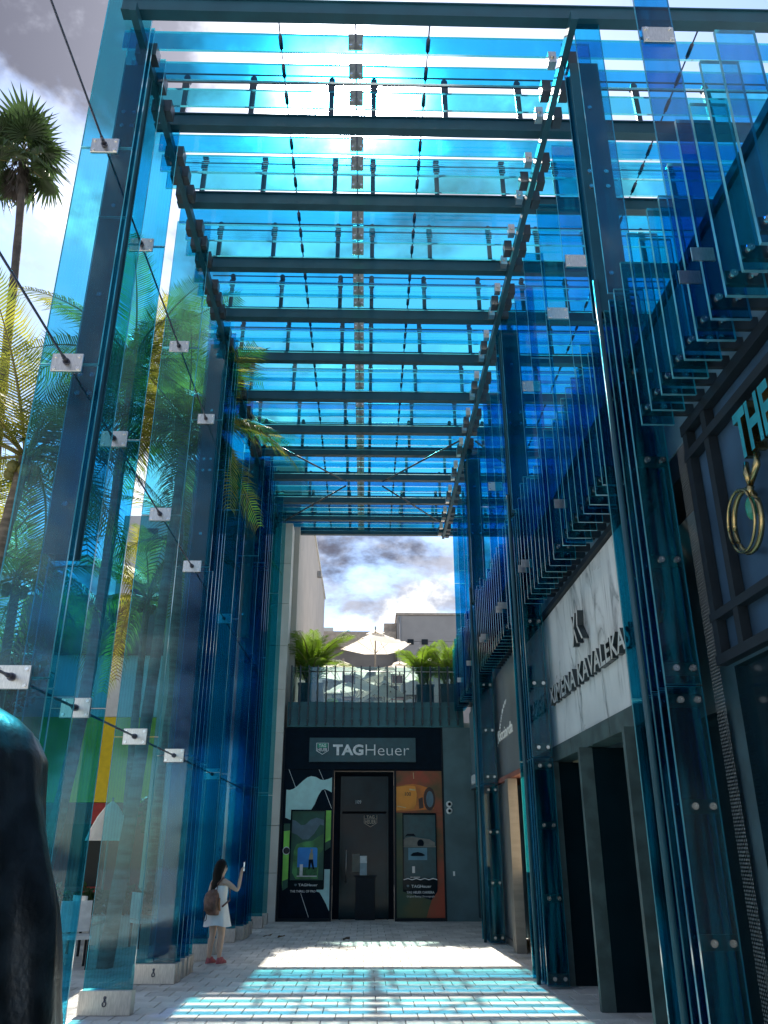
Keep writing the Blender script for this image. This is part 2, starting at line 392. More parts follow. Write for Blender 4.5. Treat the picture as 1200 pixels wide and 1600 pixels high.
# steel columns, left
def steel_column(x0, x1, y, z0, z1, label):
    t = thing('steel_column', label, 'column', ((x0+x1)/2, y, z0), 'painted steel columns of the canopy')
    bm = bx(x0, x1, y, y+0.02, z0, z1); box(bm, x0+0.02, x0+0.04, y+0.0205, y+0.2, z0, z1); box(bm, x1-0.04, x1-0.02, y+0.0205, y+0.2, z0, z1); box(bm, x0, x1, y+0.2005, y+0.22, z0, z1)
    ob('column_shaft', bm, M['steel'], t)
    z = z0 + 0.5
    k = 0
    while z < z1 - 0.2:
        for dx in ((0.08, x1-x0-0.08) if k % 3 == 1 else ((x1-x0)/2,)):
            put('bolt', BIGBOLT, t, (x0+dx, y, z))
            if k % 3 == 1: put('bolt', BIGBOLT, t, (x0+dx, y, z+0.22))
        z += 1.22; k += 1
for y, lb in ((7.25, 'tall grey steel column in the left row, nearest of the three'), (13.28, 'tall grey steel column in the left row, middle one behind the woman side shoe'), (18.55, 'tall grey steel column in the left row, farthest from the camera')):
    steel_column(-3.04, -2.76, y, 4.3 if y < 8 else 6.3, 10.7, lb.replace(' behind the woman side shoe', ' of the three'))
for y, lb in ((7.1, 'short dark steel column above the nearest right glass column'), (12.7, 'short dark steel column above the middle right glass column'), (18.15, 'short dark steel column above the farthest right glass column')):
    steel_column(2.44, 2.79, y, 7.0, 10.7, lb)


# ------------------------------------------------------------------ canopy
def canopy():
    t = thing('glass_canopy', 'overhead canopy of blue glass strips on dark steel beams', 'canopy', (0.0, 6.7, 10.8))
    XA, XB = -2.98, 5.7
    beams = [6.72, 8.38, 9.84, 11.34, 12.75, 14.2, 15.75, 17.3, 18.5, 20.0, 21.6, 22.95, 24.15]
    def beam_bm():
        bm = bx(XA, XB, 0, 0.10, 10.97, 11.16); box(bm, XA-0.002, XB, -0.02, 0.12, 10.95, 10.968); box(bm, XA-0.002, XB, -0.02, 0.12, 11.162, 11.18)
        return bm
    bme = mesh_of('beam', beam_bm(), M['steel'])
    pb = BM()
    box(pb, -0.036, 0.036, 0, 0.05, 0, 0.74); loft(pb, [[(math.cos(a)*0.047, yy, 0.76+math.sin(a)*0.06) for a in [k*math.pi/5 for k in range(10)]] for yy in (-0.02, 0.07)], smooth=False)
    box(pb, -0.05, 0.05, -0.03, -0.0005, 0.52, 0.66)
    pme = mesh_of('post', pb, M['dark_steel'])
    cb = bx(-0.05, 0.05, -0.06, 0.06, -0.05, 0.13); disc(cb, (0, -0.06, 0.04), (0, -1, 0), 0.025, 0.02, 8)
    cme = mesh_of('clip', cb, M['plate']); cb = bx(-0.06, 0.06, -0.09, 0.09, -0.10, 0.10); cmd = mesh_of('clip', cb, M['dark_steel'])
    pl = bx(-0.095, 0.095, -0.02, 0, -0.145, 0.145); bmesh.ops.bevel(pl, geom=pl.edges[:], offset=0.004, segments=1, affect='EDGES')
    plm = mesh_of('clamp_plate', pl, pm('weathered_plate', (0.34, 0.32, 0.24), 0.38, 1.0, 0.25, 9))
    rb = BM(); tube(rb, ((XA, 0, 0), (XB, 0, 0)), 0.012, 6); rodm = mesh_of('rod', rb, M['dark_steel'])
    posts = (-2.63, -1.68, -0.56, 0.04, 1.05, 2.1, 2.95, 3.8, 4.84)
    fin_ys = []
    for i, y in enumerate(beams):
        b = put('beam', bme, t, (0, y, 0))
        if 0 < i:
            for x in posts: put('post', pme, b, (x, y+0.02, 11.18), rot=(R(-4), 0, 0))
            put('rod', rodm, b, (0, y-0.10, 11.82)); put('rod', rodm, b, (0, y-0.07, 11.70))
        if i + 1 < len(beams):
            n = 3; step = (beams[i+1] - y) / 4
            fin_ys += [(y + step*(k+1) + 0.14, k) for k in range(n)]
    for y, k in fin_ys:
        kd = ('roof_a', 'roof_b', 'roof_c')[k] if random.random() < 0.75 else random.choice(('roof_a', 'roof_b', 'roof_c'))
        zb = 11.02 + random.uniform(-0.015, 0.015)
        if True:
            L_ = 0.5 * random.random()
            f = pane('roof_strip', XB - XA + 0.16 - 0.3*L_, 0.32, kd, t, (XA - 0.16 + 0.2*L_, y, zb))
        put('clamp_plate', plm, f, (-0.2, y, 11.2))
        for dx in (-0.06, 0.06):
            put('bolt', BOLT, f, (-0.2+dx, y-0.02, 11.13))
    # rails under the strips
    for x in (-2.8, 2.4):
        r_ = ob('rail', bx(x-0.04, x+0.04, 6.6, 24.1, 10.80, 10.945), M['steel'], t)
        for y, k in fin_ys:
            for dx in (-0.1, 0.1):
                put('clip', (cme if k != 1 else cmd) if (dx < 0) == (x > 0) and x > 0 else cmd, r_, (x+dx*(1.2 if x > 0 else 0.7), y+0.015, 10.93))
    # cables with a stop on both sides of every strip
    for x in (-1.15, 0.72, 4.08, -0.2):
        bm = BM(); tube(bm, ((x, 6.8, 11.2), (x, 24.1, 11.2)), 0.011, 5)
        if x != -0.2:
            for y, k in fin_ys: tube(bm, ((x, y-0.085, 11.2), (x, y-0.07, 11.2), (x, y+0.10, 11.2), (x, y+0.115, 11.2)), [0.015, 0.027, 0.027, 0.015], 6)
        ob('cable', bm, M['cable'], t)
    for (xa, ya), (xb, yb) in (((-2.5, 17.5), (-0.6, 19.9)), ((-2.5, 22.8), (-0.6, 20.2)), ((2.2, 17.5), (0.4, 19.9)), ((2.2, 22.8), (0.4, 20.2)), ((2.6, 17.5), (4.4, 19.9))):
        ob('brace', tube(BM(), ((xa, ya, 10.86), (xb, yb, 10.86)), 0.022, 6), M['dark_steel'], t)
canopy()

# ------------------------------------------------------------------ right: glass columns, tall fins, hanging screen
def glass_column(y0, label, n=10):
    t = thing('glass_column', label, 'column', (2.62, y0, 0), 'glass columns of stacked sheets beside the shops')
    kinds = ['column', 'blue', 'azure', 'blue', 'column', 'blue', 'azure', 'blue', 'cyan']
    for k in range(n):
        y = y0 + k*0.09
        x0 = 2.47 + (0.03 if k % 2 else 0) - (0.06 if k > n-3 else 0); x1 = 2.77 - 0.015*(k % 3)
        for a, b in ((0.03, 2.98), (3.0, 6.98)) + (((7.0, 11.2),) if k in (1, 6) else ()):
            pane('glass_pane', x1-x0 + (0.05 if a == 7.0 else 0), b-a, kinds[k % len(kinds)] if a < 7 else 'azure', t, (x0 - (0.06 if a == 7.0 else 0), y, a))
    ob('pipe', tube(BM(), ((2.43, y0+0.42, 0.0), (2.43, y0+0.42, 7.4)), 0.03, 10), M['steel'], t)
    for z in (0.12, 1.1, 2.05, 2.87, 3.13, 4.08, 5.05, 6.0):
        s = ob('strap', bx(2.49, 2.765, y0+0.033, y0+0.06, z-0.055, z+0.055), M['dark_steel'], t)
        for x in (2.57, 2.71): put('bolt', BIGBOLT, s, (x, y0, z))
        for k in (3, 6):
            put('bolt', BIGBOLT, s, (2.52, y0+k*0.09-0.002, z+0.02))
for y0, lb in ((6.68, 'dark blue glass column of stacked sheets, nearest of the three on the right'), (12.45, 'dark blue glass column right of the marble letter sign, between the two signs'), (17.85, 'dark blue glass column farthest from the camera, near the watch shop')):
    glass_column(y0, lb.replace('right of the marble letter sign, between', 'standing between'))
# the tall ones, clamped like the left row
GRP_R = 'tall glass fins above the right shop fronts'
tall_y = [(5.4, 1, 'blue'), (8.64, 1, 'azure'), (9.78, 1, 'cyan'), (10.9, 0, 'azure'), (11.8, 1, 'blue'), (14.0, 0, 'cyan'), (14.9, 0, 'azure'), (15.9, 1, 'blue'), (17.0, 0, 'azure'), (18.95, 1, 'cyan'), (20.3, 0, 'azure'), (21.6, 0, 'cyan'), (22.8, 0, 'blue')]
for i, (y, pl, kind) in enumerate(tall_y):
    t = thing('glass_fin', f'{looks[kind]} hung high over the right shops, {ordn[i]} from the camera there', 'glass fin', (2.74, y, 5.4), GRP_R)
    for a, b in zip((5.4, 8.93), (8.93, 11.0)):
        pane('glass_pane', 0.34, b-a-0.012, kind, t, (2.57, y, a))
    if pl: clamp_plate(t, 2.74, y, 8.93, sock=False)
    bm = bx(2.60, 2.96, y+0.032, y+0.075, 5.45, 5.56)
    br = ob('bracket', bm, M['dark_steel'], t)
    for x in (2.64, 2.8): put('bolt', BIGBOLT, br, (x, y, 5.5))
def screen():
    t = thing('hanging_glass_screen', 'row of short blue glass fins hanging over the right shop fronts', 'glass screen', (2.6, 4.0, 5.25))
    kinds = ['screen_b', 'screen_a', 'screen_a', 'blue', 'screen_b', 'teal', 'screen_a']
    tb = BM(); box(tb, 0.03, 0.5, 0.032, 0.07, 0.12, 0.23); bme = mesh_of('bracket', tb, M['dark_steel'])
    lb = BM(); box(lb, -0.07, 0.1, -0.012, -0.0005, 0.5, 0.62); lme = mesh_of('clip_plate', lb, M['plate'])
    y = 4.0; i = 0
    while y < 23.1:
        if not any(c - 0.1 < y < c + 0.95 for c in (6.68, 12.45, 17.85)) and not any(abs(y-q[0]) < 0.06 for q in tall_y):
            h = random.choice((1.62, 1.72, 1.78, 1.9)) + 0.03*random.random()
            f = pane('glass_fin', 0.29, h, kinds[i % 7] if random.random() < 0.8 else random.choice(kinds), t, (2.45, y, 5.25))
            b = put('bracket', bme, f, (2.45, y, 5.25))
            for dx in (0.07, 0.21): put('bolt', BIGBOLT, f, (2.45+dx, y, 5.25+0.175))
            if i % 9 in (3, 4): put('clip_plate', lme, f, (2.45, y, 5.25))
        y += 0.262; i += 1
screen()

# ------------------------------------------------------------------ lettering
def text_mesh(name, body, w, h, ext, mats, bold=0.0, shear=0.0, spacing=1.0):
    """solid lettering fitted to w x h, lying in XY with the depth along +Z; slot 0 front, slot 1 sides"""
    cu = bpy.data.curves.new(name, 'FONT'); cu.body = body; cu.extrude = 0.5; cu.offset = bold; cu.shear = shear; cu.space_character = spacing; cu.resolution_u = 3
    o = bpy.data.objects.new(name, cu); COL.objects.link(o)
    bpy.context.view_layer.update()
    me = bpy.data.meshes.new_from_object(o.evaluated_get(bpy.context.evaluated_depsgraph_get()))
    bpy.data.objects.remove(o); bpy.data.curves.remove(cu)
    xs = [v.co.x for v in me.vertices]; ys = [v.co.y for v in me.vertices]; zs = [v.co.z for v in me.vertices]
    for v in me.vertices:
        v.co = ((v.co.x-min(xs))/(max(xs)-min(xs))*w, (v.co.y-min(ys))/(max(ys)-min(ys))*h, (v.co.z-min(zs))/(max(zs)-min(zs))*ext)
    me.materials.clear()
    for m in mats: me.materials.append(m)
    for p in me.polygons:
        p.use_smooth = False
        p.material_index = 0 if (abs(p.normal.z) > 0.7 or len(mats) == 1) else 1
    return me
FACE_S = Matrix(((1,0,0),(0,0,-1),(0,1,0))).to_euler()      # reads from the south, on walls facing -Y
FACE_W = Matrix(((0,0,-1),(-1,0,0),(0,1,0))).to_euler()     # on walls facing -X

# ------------------------------------------------------------------ right shops
M['dark_stone'] = pm('dark_stone_wall', (0.12, 0.20, 0.235), 0.5, 0, 0.2, 2.0, bump=0.06)
M['blade'] = pm('teal_cast_blade', (0.045, 0.075, 0.075), 0.55, 0, 0.25, 5, bump=0.12, bscale=60)  # grey stone with the teal cast of the shade put into its colour
M['black_gloss'] = pm('black_glass', (0.004, 0.013, 0.018), 0.12, 0, 0.1, 2, spec=0.12)
M['frame'] = pm('black_frame', (0.012, 0.018, 0.024), 0.5, 0.0, spec=0.2)
M['bronze'] = pm('satin_bronze_panel', (0.30, 0.285, 0.26), 0.38, 0.7, 0.08, 2, stretch=(1, 1, 6))
M['grey_panel'] = pm('grey_sign_panel', (0.22, 0.235, 0.235), 0.35, 0.45, 0.1, 1.2, stretch=(1, 1, 0.4))
M['pale_trim'] = pm('pale_trim', (0.5, 0.47, 0.42), 0.4, 0.3)
M['red_wood'] = pm('red_brown_soffit', (0.20, 0.07, 0.05), 0.5, 0, 0.2, 8)
M['warm'] = pm('glowing_cream_wall', (0.72, 0.55, 0.36), 0.7, em=((1.0, 0.72, 0.42), 0.16))  # wall itself glows faintly, in place of light inside the shop
M['satin_blue'] = pm('satin_blue_panel', (0.06, 0.13, 0.22), 0.38, 0.55, 0.25, 0.9)
def marble():
    m = pm('white_marble', (0.62, 0.645, 0.64), 0.3, 0, 0.08, 1.3)
    t = m.node_tree; L = t.links.new; b = t.nodes['Principled BSDF']; src = b.inputs['Base Color'].links[0].from_socket
    tc = t.nodes.new('ShaderNodeTexCoord'); oi = t.nodes.new('ShaderNodeObjectInfo')
    ad = t.nodes.new('ShaderNodeVectorMath'); ad.operation = 'ADD'; L(tc.outputs['Object'], ad.inputs[0])
    cbx = t.nodes.new('ShaderNodeCombineXYZ'); L(mth(t, 'MULTIPLY', oi.outputs['Random'], 9.0), cbx.inputs[1]); L(cbx.outputs[0], ad.inputs[1])
    mp = t.nodes.new('ShaderNodeMapping'); mp.inputs['Rotation'].default_value = (0.35, 0, 0); mp.inputs['Scale'].default_value = (1, 1.5, 0.42); L(ad.outputs[0], mp.inputs[0])
    n = t.nodes.new('ShaderNodeTexNoise'); n.inputs['Scale'].default_value = 1.5; n.inputs['Detail'].default_value = 7; n.inputs['Distortion'].default_value = 1.2; L(mp.outputs[0], n.inputs['Vector'])
    v = ramp(t, mth(t, 'ABSOLUTE', mth(t, 'SUBTRACT', n.outputs[0], 0.5)), [(0.0, 1.0), (0.022, 0.4), (0.09, 0.0)])
    n2 = t.nodes.new('ShaderNodeTexNoise'); n2.inputs['Scale'].default_value = 1.1; L(mp.outputs[0], n2.inputs['Vector'])
    f = mth(t, 'MULTIPLY', v, ramp(t, n2.outputs[0], [(0.42, 0.0), (0.6, 1.0)]))
    mx = t.nodes.new('ShaderNodeMix'); mx.data_type = 'RGBA'; mx.inputs[7].default_value = (0.16, 0.18, 0.19, 1); L(f, mx.inputs[0]); L(src, mx.inputs[6]); L(mx.outputs[2], b.inputs['Base Color'])
    return m
M['marble'] = marble()
M['letter_face'] = pm('letter_face', (0.55, 0.57, 0.56), 0.3, 0.3); M['letter_side'] = pm('letter_side', (0.02, 0.03, 0.035), 0.4)
def shops():
    t = thing('shop_building', 'long dark shop building along the right side under the glass fins', 'building', (3.3, 14, 0))
    ob('back_wall', bx(3.42, 9.0, 2.0, 23.3, 0, 6.3), M['dark_stone'], t)
    ob('upper_wall', bx(2.95, 3.2, 2.0, 23.3, 5.26, 6.74), M['dark_stone'], t)
    ob('parapet', bx(2.91, 3.24, 2.0, 23.3, 6.745, 6.84), M['frame'], t)
    ob('soffit', bx(2.96, 3.40, 2.0, 23.3, 5.0, 5.255), M['black'], t)
    # bay of the marble sign
    ob('sign_frame', box(box(bx(2.83, 2.95, 7.7, 13.3, 5.175, 5.255), 2.83, 2.95, 13.12, 13.3, 0.0, 5.17), 2.945, 2.96, 7.7, 13.11, 3.0, 5.17), M['frame'], t)
    for a, b in ((7.7, 9.70), (9.71, 11.6), (11.61, 13.11)):
        ob('lintel', bx(2.85, 3.12, a, b, 2.95, 3.165), M['blade'], t)
    for y in (8.8, 10.75, 12.7):
        ob('pier', bx(2.74, 2.908, y, y+0.09, 0, 2.945), M['blade'], t)
        ob('reveal', bx(2.91, 3.40, y+0.004, y+0.2, 0, 2.94), M['black_gloss'], t)
    for a, b in ((7.7, 8.79), (9.05, 10.74), (11.0, 12.69)):
        ob('shop_window', bx(3.32, 3.36, a, b, 0.0, 2.94), M['black_gloss'], t)
    # bay of the grey sign
    ob('trim', bx(2.82, 2.93, 18.95, 19.05, 0, 5.25), M['pale_trim'], t)
    ob('red_soffit', bx(2.80, 3.3, 13.4, 18.94, 3.0, 3.09), M['red_wood'], t)
    ob('display_window', bx(2.86, 2.89, 16.75, 18.94, 0.12, 2.99), M['grey_panel'], t)
    ob('window_base', bx(2.83, 2.95, 16.75, 18.94, 0.0, 0.115), M['bronze'], t)
    ob('pier', bx(2.74, 2.92, 16.4, 16.74, 0, 2.99), M['bronze'], t)
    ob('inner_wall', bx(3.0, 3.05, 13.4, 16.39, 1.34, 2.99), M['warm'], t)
    ob('inner_wall', bx(2.99, 3.06, 13.4, 16.39, 0, 1.335), M['black_gloss'], t)
    # last bay
    for a, b in ((19.2, 20.4), (20.45, 21.7), (21.75, 23.25)):
        ob('wall_panel', bx(2.90, 3.0, a, b, 3.62, 5.24), M['dark_stone'], t)
        ob('shop_window', bx(2.95, 3.0, a, b, 0.1, 3.2), M['black_gloss'], t)
    ob('lintel', bx(2.86, 3.0, 19.1, 23.25, 3.21, 3.6), M['dark_stone'], t)
    # nearest bay
    ob('wall_panel', bx(2.95, 3.05, 2.0, 6.55, 3.2, 5.25), M['satin_blue'], t)
    for z0, z1 in ((5.22, 5.32), (4.96, 5.04), (3.48, 3.55), (3.12, 3.2)):
        ob('mullion', bx(2.86, 2.945, 2.0, 6.55, z0, z1), M['frame'], t)
    for y0, y1 in ((6.44, 6.53), (6.03, 6.12), (2.3, 2.4)):
        ob('mullion', bx(2.865, 2.944, y0, y1, 3.2, 5.22), M['frame'], t)
    ob('shop_window', bx(2.98, 3.02, 2.0, 6.5, 0.0, 3.11), M['black_gloss'], t)
    ob('trim', bx(2.86, 2.95, 7.52, 7.69, 0, 5.25), M['frame'], t)
    # marble sign
    s = thing('shop_sign', 'white veined marble sign with raised letters XIMENA KAVALEKAS', 'sign', (2.9, 10.5, 3.17), 'signs of the shops')
    for a, b in ((7.75, 8.93), (8.94, 9.94), (9.95, 10.95), (10.96, 11.98), (11.99, 13.1)):
        ob('marble_slab', bx(2.885 + random.uniform(0, 0.004), 2.943, a, b-0.003, 3.175, 5.165), M['marble'], s)
    lm = [M['letter_face'], M['letter_side']]
    put('letters', text_mesh('letters', 'XIMENA KAVALEKAS', 4.08, 0.27, 0.07, lm, bold=0.018), s, (2.884, 12.56, 3.75), rot=FACE_W)
    k = BM()
    for q in (((10.80,4.68),(10.86,4.68),(10.62,4.27),(10.56,4.27)), ((10.66,4.68),(10.60,4.68),(10.80,4.27),(10.86,4.27)), ((10.52,4.68),(10.46,4.68),(10.50,4.49),(10.56,4.49)), ((10.56,4.485),(10.50,4.485),(10.30,4.27),(10.36,4.27))):
        f = []
        a = [k.verts.new((2.80, y, z)) for y, z in q]; b = [k.verts.new((2.884, y, z)) for y, z in q]
        k.faces.new(a).material_index = 0; k.faces.new(b).material_index = 0
        for i in range(4): k.faces.new((a[i], a[(i+1)%4], b[(i+1)%4], b[i])).material_index = 1
    ob('emblem', k, lm, s)
    # grey sign with small handwritten lettering
    s = thing('shop_sign', 'plain grey metal sign with small white handwriting near the watch shop', 'sign', (2.85, 16.2, 3.1), 'signs of the shops')
    for a, b in ((13.4, 15.2), (15.21, 17.0), (17.01, 18.94)):
        ob('sign_panel', bx(2.86, 2.93, a, b, 3.095, 5.24), M['grey_panel'], s)
    wm = pm('white_paint', (0.86, 0.88, 0.86), 0.5); M['white'] = wm
    me = text_mesh('lettering', 'Ricciarda', 1.9, 0.22, 0.01, [wm], shear=0.4)
    put('lettering', me, s, (2.859, 18.05, 3.84), rot=(FACE_W[0]+R(4), FACE_W[1], FACE_W[2]))
    dots = BM()
    for i in range(26):
        a = i/25; y = 18.1 - 1.35*a; z = 3.78 + 0.75*math.sin(a*1.5) + 0.02*math.sin(i*2.1)
        disc(dots, (2.859, y, z), (-1, 0, 0), 0.022 + 0.012*math.sin(i*1.7), 0.012, 6)
    ob('script_line', dots, wm, s)
    s = put('house_number', text_mesh('house_number', '083', 0.62, 0.24, 0.03, [wm], bold=0.01), None, (2.859, 22.75, 3.29), rot=FACE_W)
    tag(s, 'white number 083 on the dark lintel beside the watch shop', 'number sign')
    # big hanging letters and the ring
    gold = pm('polished_gold', (0.34, 0.27, 0.13), 0.25, 1.0); tq = pm('turquoise_enamel', (0.02, 0.22, 0.28), 0.25); M['gold'] = gold
    s = thing('shop_sign', 'large turquoise and gold letters THE on the blue panel at the right edge', 'sign', (2.9, 5.3, 4.5), 'signs of the shops')
    put('letters', text_mesh('letters', 'THE', 0.58, 0.40, 0.10, [tq, gold], bold=0.03), s, (2.945, 5.54, 4.47), rot=FACE_W)
    bm = BM()
    for y in (5.52, 5.35): tube(bm, ((2.88, y, 4.46), (2.86, y-0.02, 4.36), (2.87, 5.50, 4.26)), [0.02, 0.028, 0.02], 8)
    ob('bracket', bm, gold, s)
    s = thing('ring_ornament', 'big gold hoop with a green stone hanging under the letters', 'ornament', (2.88, 5.66, 3.8))
    bm = BM(); pts = [(2.88, 5.66+math.cos(a)*0.22, 4.04+math.sin(a)*0.24) for a in [i*math.pi/16 for i in range(33)]]
    tube(bm, pts, 0.022, 8); tube(bm, [(p[0]-0.05, p[1], p[2]) for p in pts], 0.012, 6)
    ob('hoop', bm, gold, s)
    bm = BM(); bmesh.ops.create_icosphere(bm, subdivisions=2, radius=0.075, matrix=Matrix.Translation((2.87, 5.55, 4.10)) @ Matrix.Diagonal((0.5, 0.8, 1.3, 1)))
    ob('stone', bm, pm('green_stone', (0.03, 0.22, 0.14), 0.15), s)
    bm = BM(); tube(bm, ((2.87, 5.50, 4.26), (2.865, 5.53, 4.2), (2.87, 5.55, 4.17)), [0.03, 0.02, 0.012], 8)
    ob('clasp', bm, gold, s)
    # bead chain strip
    s = thing('chain_curtain', 'vertical strip of silver bead chains beside the nearest glass column', 'chain curtain', (2.88, 6.64, 0))
    chm = pm('chain_steel', (0.20, 0.22, 0.22), 0.4, 0.8)
    for i in range(7):
        bm = BM(); y = 6.56 + i*0.028; z = 0.02; k = 0
        while z < 5.2:
            j = 0.004*math.sin(k*1.9+i)
            vs = [bm.verts.new((2.88+a, y+b+j, z+c)) for a, b, c in ((0,0,-0.012),(0.004,0,0),(0,0.004,0),(-0.004,0,0),(0,-0.004,0),(0,0,0.012))]
            for q in ((0,2,1),(0,3,2),(0,4,3),(0,1,4),(5,1,2),(5,2,3),(5,3,4),(5,4,1)): bm.faces.new([vs[p] for p in q])
            z += 0.027; k += 1
        ob('chain', bm, chm, s)
shops()

# ------------------------------------------------------------------ watch shop at the end
def watch_shop():
    navy = pm('near_black_panel', (0.004, 0.012, 0.022), 0.5, 0.0, spec=0.06); tealg = pm('dark_teal_board', (0.010, 0.075, 0.088), 0.35)
    grey = pm('teal_cast_stucco', (0.095, 0.165, 0.18), 0.7, 0, 0.18, 1.2, bump=0.06)  # grey wall; teal tint of the shadows is mixed into its base colour
    white = M['white']; mint = pm('mint_vinyl', (0.52, 0.82, 0.78), 0.45, 0, 0.05); lime = pm('lime_vinyl', (0.30, 0.80, 0.10), 0.45, 0, 0.18, 1.5)
    dg = pm('dark_green_vinyl', (0.02, 0.10, 0.06), 0.5); slate = pm('slate_vinyl', (0.10, 0.17, 0.21), 0.45)
    Y = 23.3
    t = thing('watch_shop', 'black watch shop front with a recessed door at the end of the passage', 'building', (0, Y, 0))
    ob('header', bx(-2.25, 2.13, Y, Y+0.5, 3.74, 4.84), navy, t)
    ob('left_front', bx(-2.25, -0.87, Y+0.02, Y+0.5, 0.0, 3.735), navy, t)
    ob('right_front', bx(0.80, 2.13, Y+0.02, Y+0.5, 0.0, 3.735), navy, t)
    fr = bx(-2.27, -2.22, Y-0.03, Y+0.018, 0, 4.84)
    box(fr, -0.90, -0.86, Y-0.03, Y+0.018, 0, 3.735); box(fr, 0.79, 0.825, Y-0.03, Y+0.018, 0, 3.735); box(fr, 2.095, 2.135, Y-0.03, Y-0.002, 0, 4.84); box(fr, -2.22, -0.905, Y-0.03, Y+0.018, 0, 0.07); box(fr, 0.83, 2.09, Y-0.03, Y+0.018, 0, 0.07)
    ob('frame', fr, M['frame'], t)
    ob('side_wall', bx(2.14, 3.9, Y-0.02, Y+0.5, 0, 4.86), grey, t)
    ob('recess_wall', bx(-0.86, 0.79, Y+0.75, Y+0.8, 0, 3.735), navy, t)
    dglass = pm('teal_door_glass', (0.003, 0.026, 0.034), 0.12, 0, 0.3, 1.2, spec=0.2)
    d = ob('door', box(box(bx(-0.62, 0.58, Y+0.62, Y+0.66, 0.03, 2.62), -0.68, -0.625, Y+0.6, Y+0.68, 0, 3.6), 0.585, 0.64, Y+0.6, Y+0.68, 0, 3.6), dglass, t)
    ob('handle', tube(BM(), ((-0.5, Y+0.56, 0.9), (-0.5, Y+0.56, 1.7)), 0.015, 8), M['plate'], d)
    put('number', text_mesh('number', '109', 0.15, 0.09, 0.006, [white]), t, (-0.26, Y+0.615, 2.88), rot=FACE_S)
    ob('transom', bx(-0.62, 0.58, Y+0.62, Y+0.66, 2.68, 3.6), dglass, t)
    # half emblem on the door
    gm = pm('pale_gold_print', (0.55, 0.45, 0.33), 0.5)
    e = BM()
    for q in (((-0.03,2.58),(-0.02,2.58),(-0.02,2.38),(-0.03,2.38)), ((0.32,2.58),(0.33,2.58),(0.33,2.38),(0.32,2.38)), ((-0.03,2.375),(-0.015,2.375),(0.15,2.29),(0.15,2.275)), ((0.315,2.375),(0.33,2.375),(0.15,2.275),(0.15,2.29)), ((-0.015,2.49),(0.315,2.49),(0.315,2.48),(-0.015,2.48))):
        slab(e, q, Y+0.612)
    ob('door_emblem', e, gm, d)
    put('door_lettering', text_mesh('door_lettering', 'HEUER', 0.3, 0.10, 0.004, [gm], bold=0.01), d, (0.0, Y+0.614, 2.36), rot=FACE_S)
    put('door_lettering', text_mesh('door_lettering', 'TAG', 0.22, 0.075, 0.004, [gm], bold=0.01), d, (0.04, Y+0.614, 2.50), rot=FACE_S)
    # counter display seen in the doorway
    c = thing('display_stand', 'small white display stand and counter glimpsed inside the shop door', 'display stand', (-0.03, Y+0.5, 0))
    ob('stand', bx(-0.13, 0.06, Y+0.5, Y+0.58, 1.07, 1.36), pm('pale_stand', (0.36, 0.47, 0.5), 0.5), c)
    ob('stand_frame', box(box(box(bx(-0.13, 0.06, Y+0.5, Y+0.58, 1.52, 1.55), -0.13, -0.11, Y+0.5, Y+0.58, 1.365, 1.518), 0.04, 0.06, Y+0.5, Y+0.58, 1.365, 1.518), -0.108, 0.038, Y+0.56, Y+0.58, 1.365, 1.518), M['white'], c)
    ob('back_card', bx(-0.34, -0.14, Y+0.55, Y+0.58, 1.15, 1.6), pm('beige_card', (0.20, 0.19, 0.15), 0.6), c)
    ob('counter', box(bx(-0.28, 0.32, Y+0.44, Y+0.59, 1.035, 1.065), -0.24, 0.28, Y+0.46, Y+0.58, 0, 1.03), M['frame'], c)
    # left window print
    b = BM(); slab(b, ((-2.14,3.21),(-2.05,3.20),(-1.95,3.23),(-1.85,3.30),(-1.7,3.44),(-1.58,3.53),(-1.48,3.56),(-1.35,3.54),(-1.22,3.47),(-1.12,3.46),(-1.0,3.49),(-0.91,3.53),(-0.91,3.14),(-1.0,3.19),(-1.1,3.225),(-1.18,3.20),(-1.27,3.06),(-1.36,2.84),(-1.45,2.70),(-1.99,2.70),(-1.99,2.44),(-2.14,2.50)), Y+0.012)
    ob('window_print', b, mint, t); b = BM(); slab(b, ((-1.07,1.23),(-0.91,1.23),(-0.91,0.24),(-1.0,0.42),(-1.10,0.58),(-1.17,0.68),(-1.25,0.70),(-1.25,0.745),(-1.07,0.745)), Y+0.012)
    ob('window_print', b, mint, t)
    b = BM(); slab(b, ((-2.16,2.35),(-2.0,2.35),(-2.0,0.80),(-2.13,0.72),(-2.15,0.9)), Y+0.012); ob('window_print', b, lime, t); b = BM(); slab(b, ((-1.05,2.68),(-0.91,2.68),(-0.91,1.77),(-1.05,1.68)), Y+0.012)
    ob('window_print', b, lime, t)
    b = BM(); slab(b, ((-2.158,2.35),(-2.0,2.35),(-2.0,2.18),(-2.157,2.16)), Y+0.008, 0.0035); ob('window_print', b, dg, t); b = BM(); slab(b, ((-1.05,1.88),(-0.91,1.95),(-0.91,1.77),(-1.05,1.68)), Y+0.008, 0.0035); ob('window_print', b, dg, t); b = BM(); slab(b, ((-2.145,0.95),(-2.0,1.0),(-2.0,0.80),(-2.13,0.72)), Y+0.008, 0.0035)
    ob('window_print', b, dg, t)
    b = BM()
    for (x0, z0), (x1, z1) in (((-2.12,3.78),(-1.9,3.27)), ((-1.3,3.78),(-1.15,3.47)), ((-1.11,3.2),(-0.91,2.73)), ((-1.66,0.66),(-1.44,0.1))):
        slab(b, ((x0,z0),(x0+0.012,z0),(x1+0.012,z1),(x1,z1)), Y+0.010, 0.003)
    ob('window_print', b, white, t)
    b = BM(); disc(b, (-2.07, Y+0.006, 1.68), (0,-1,0), 0.10, 0.004, 20); ob('lock_cover', b, white, t)
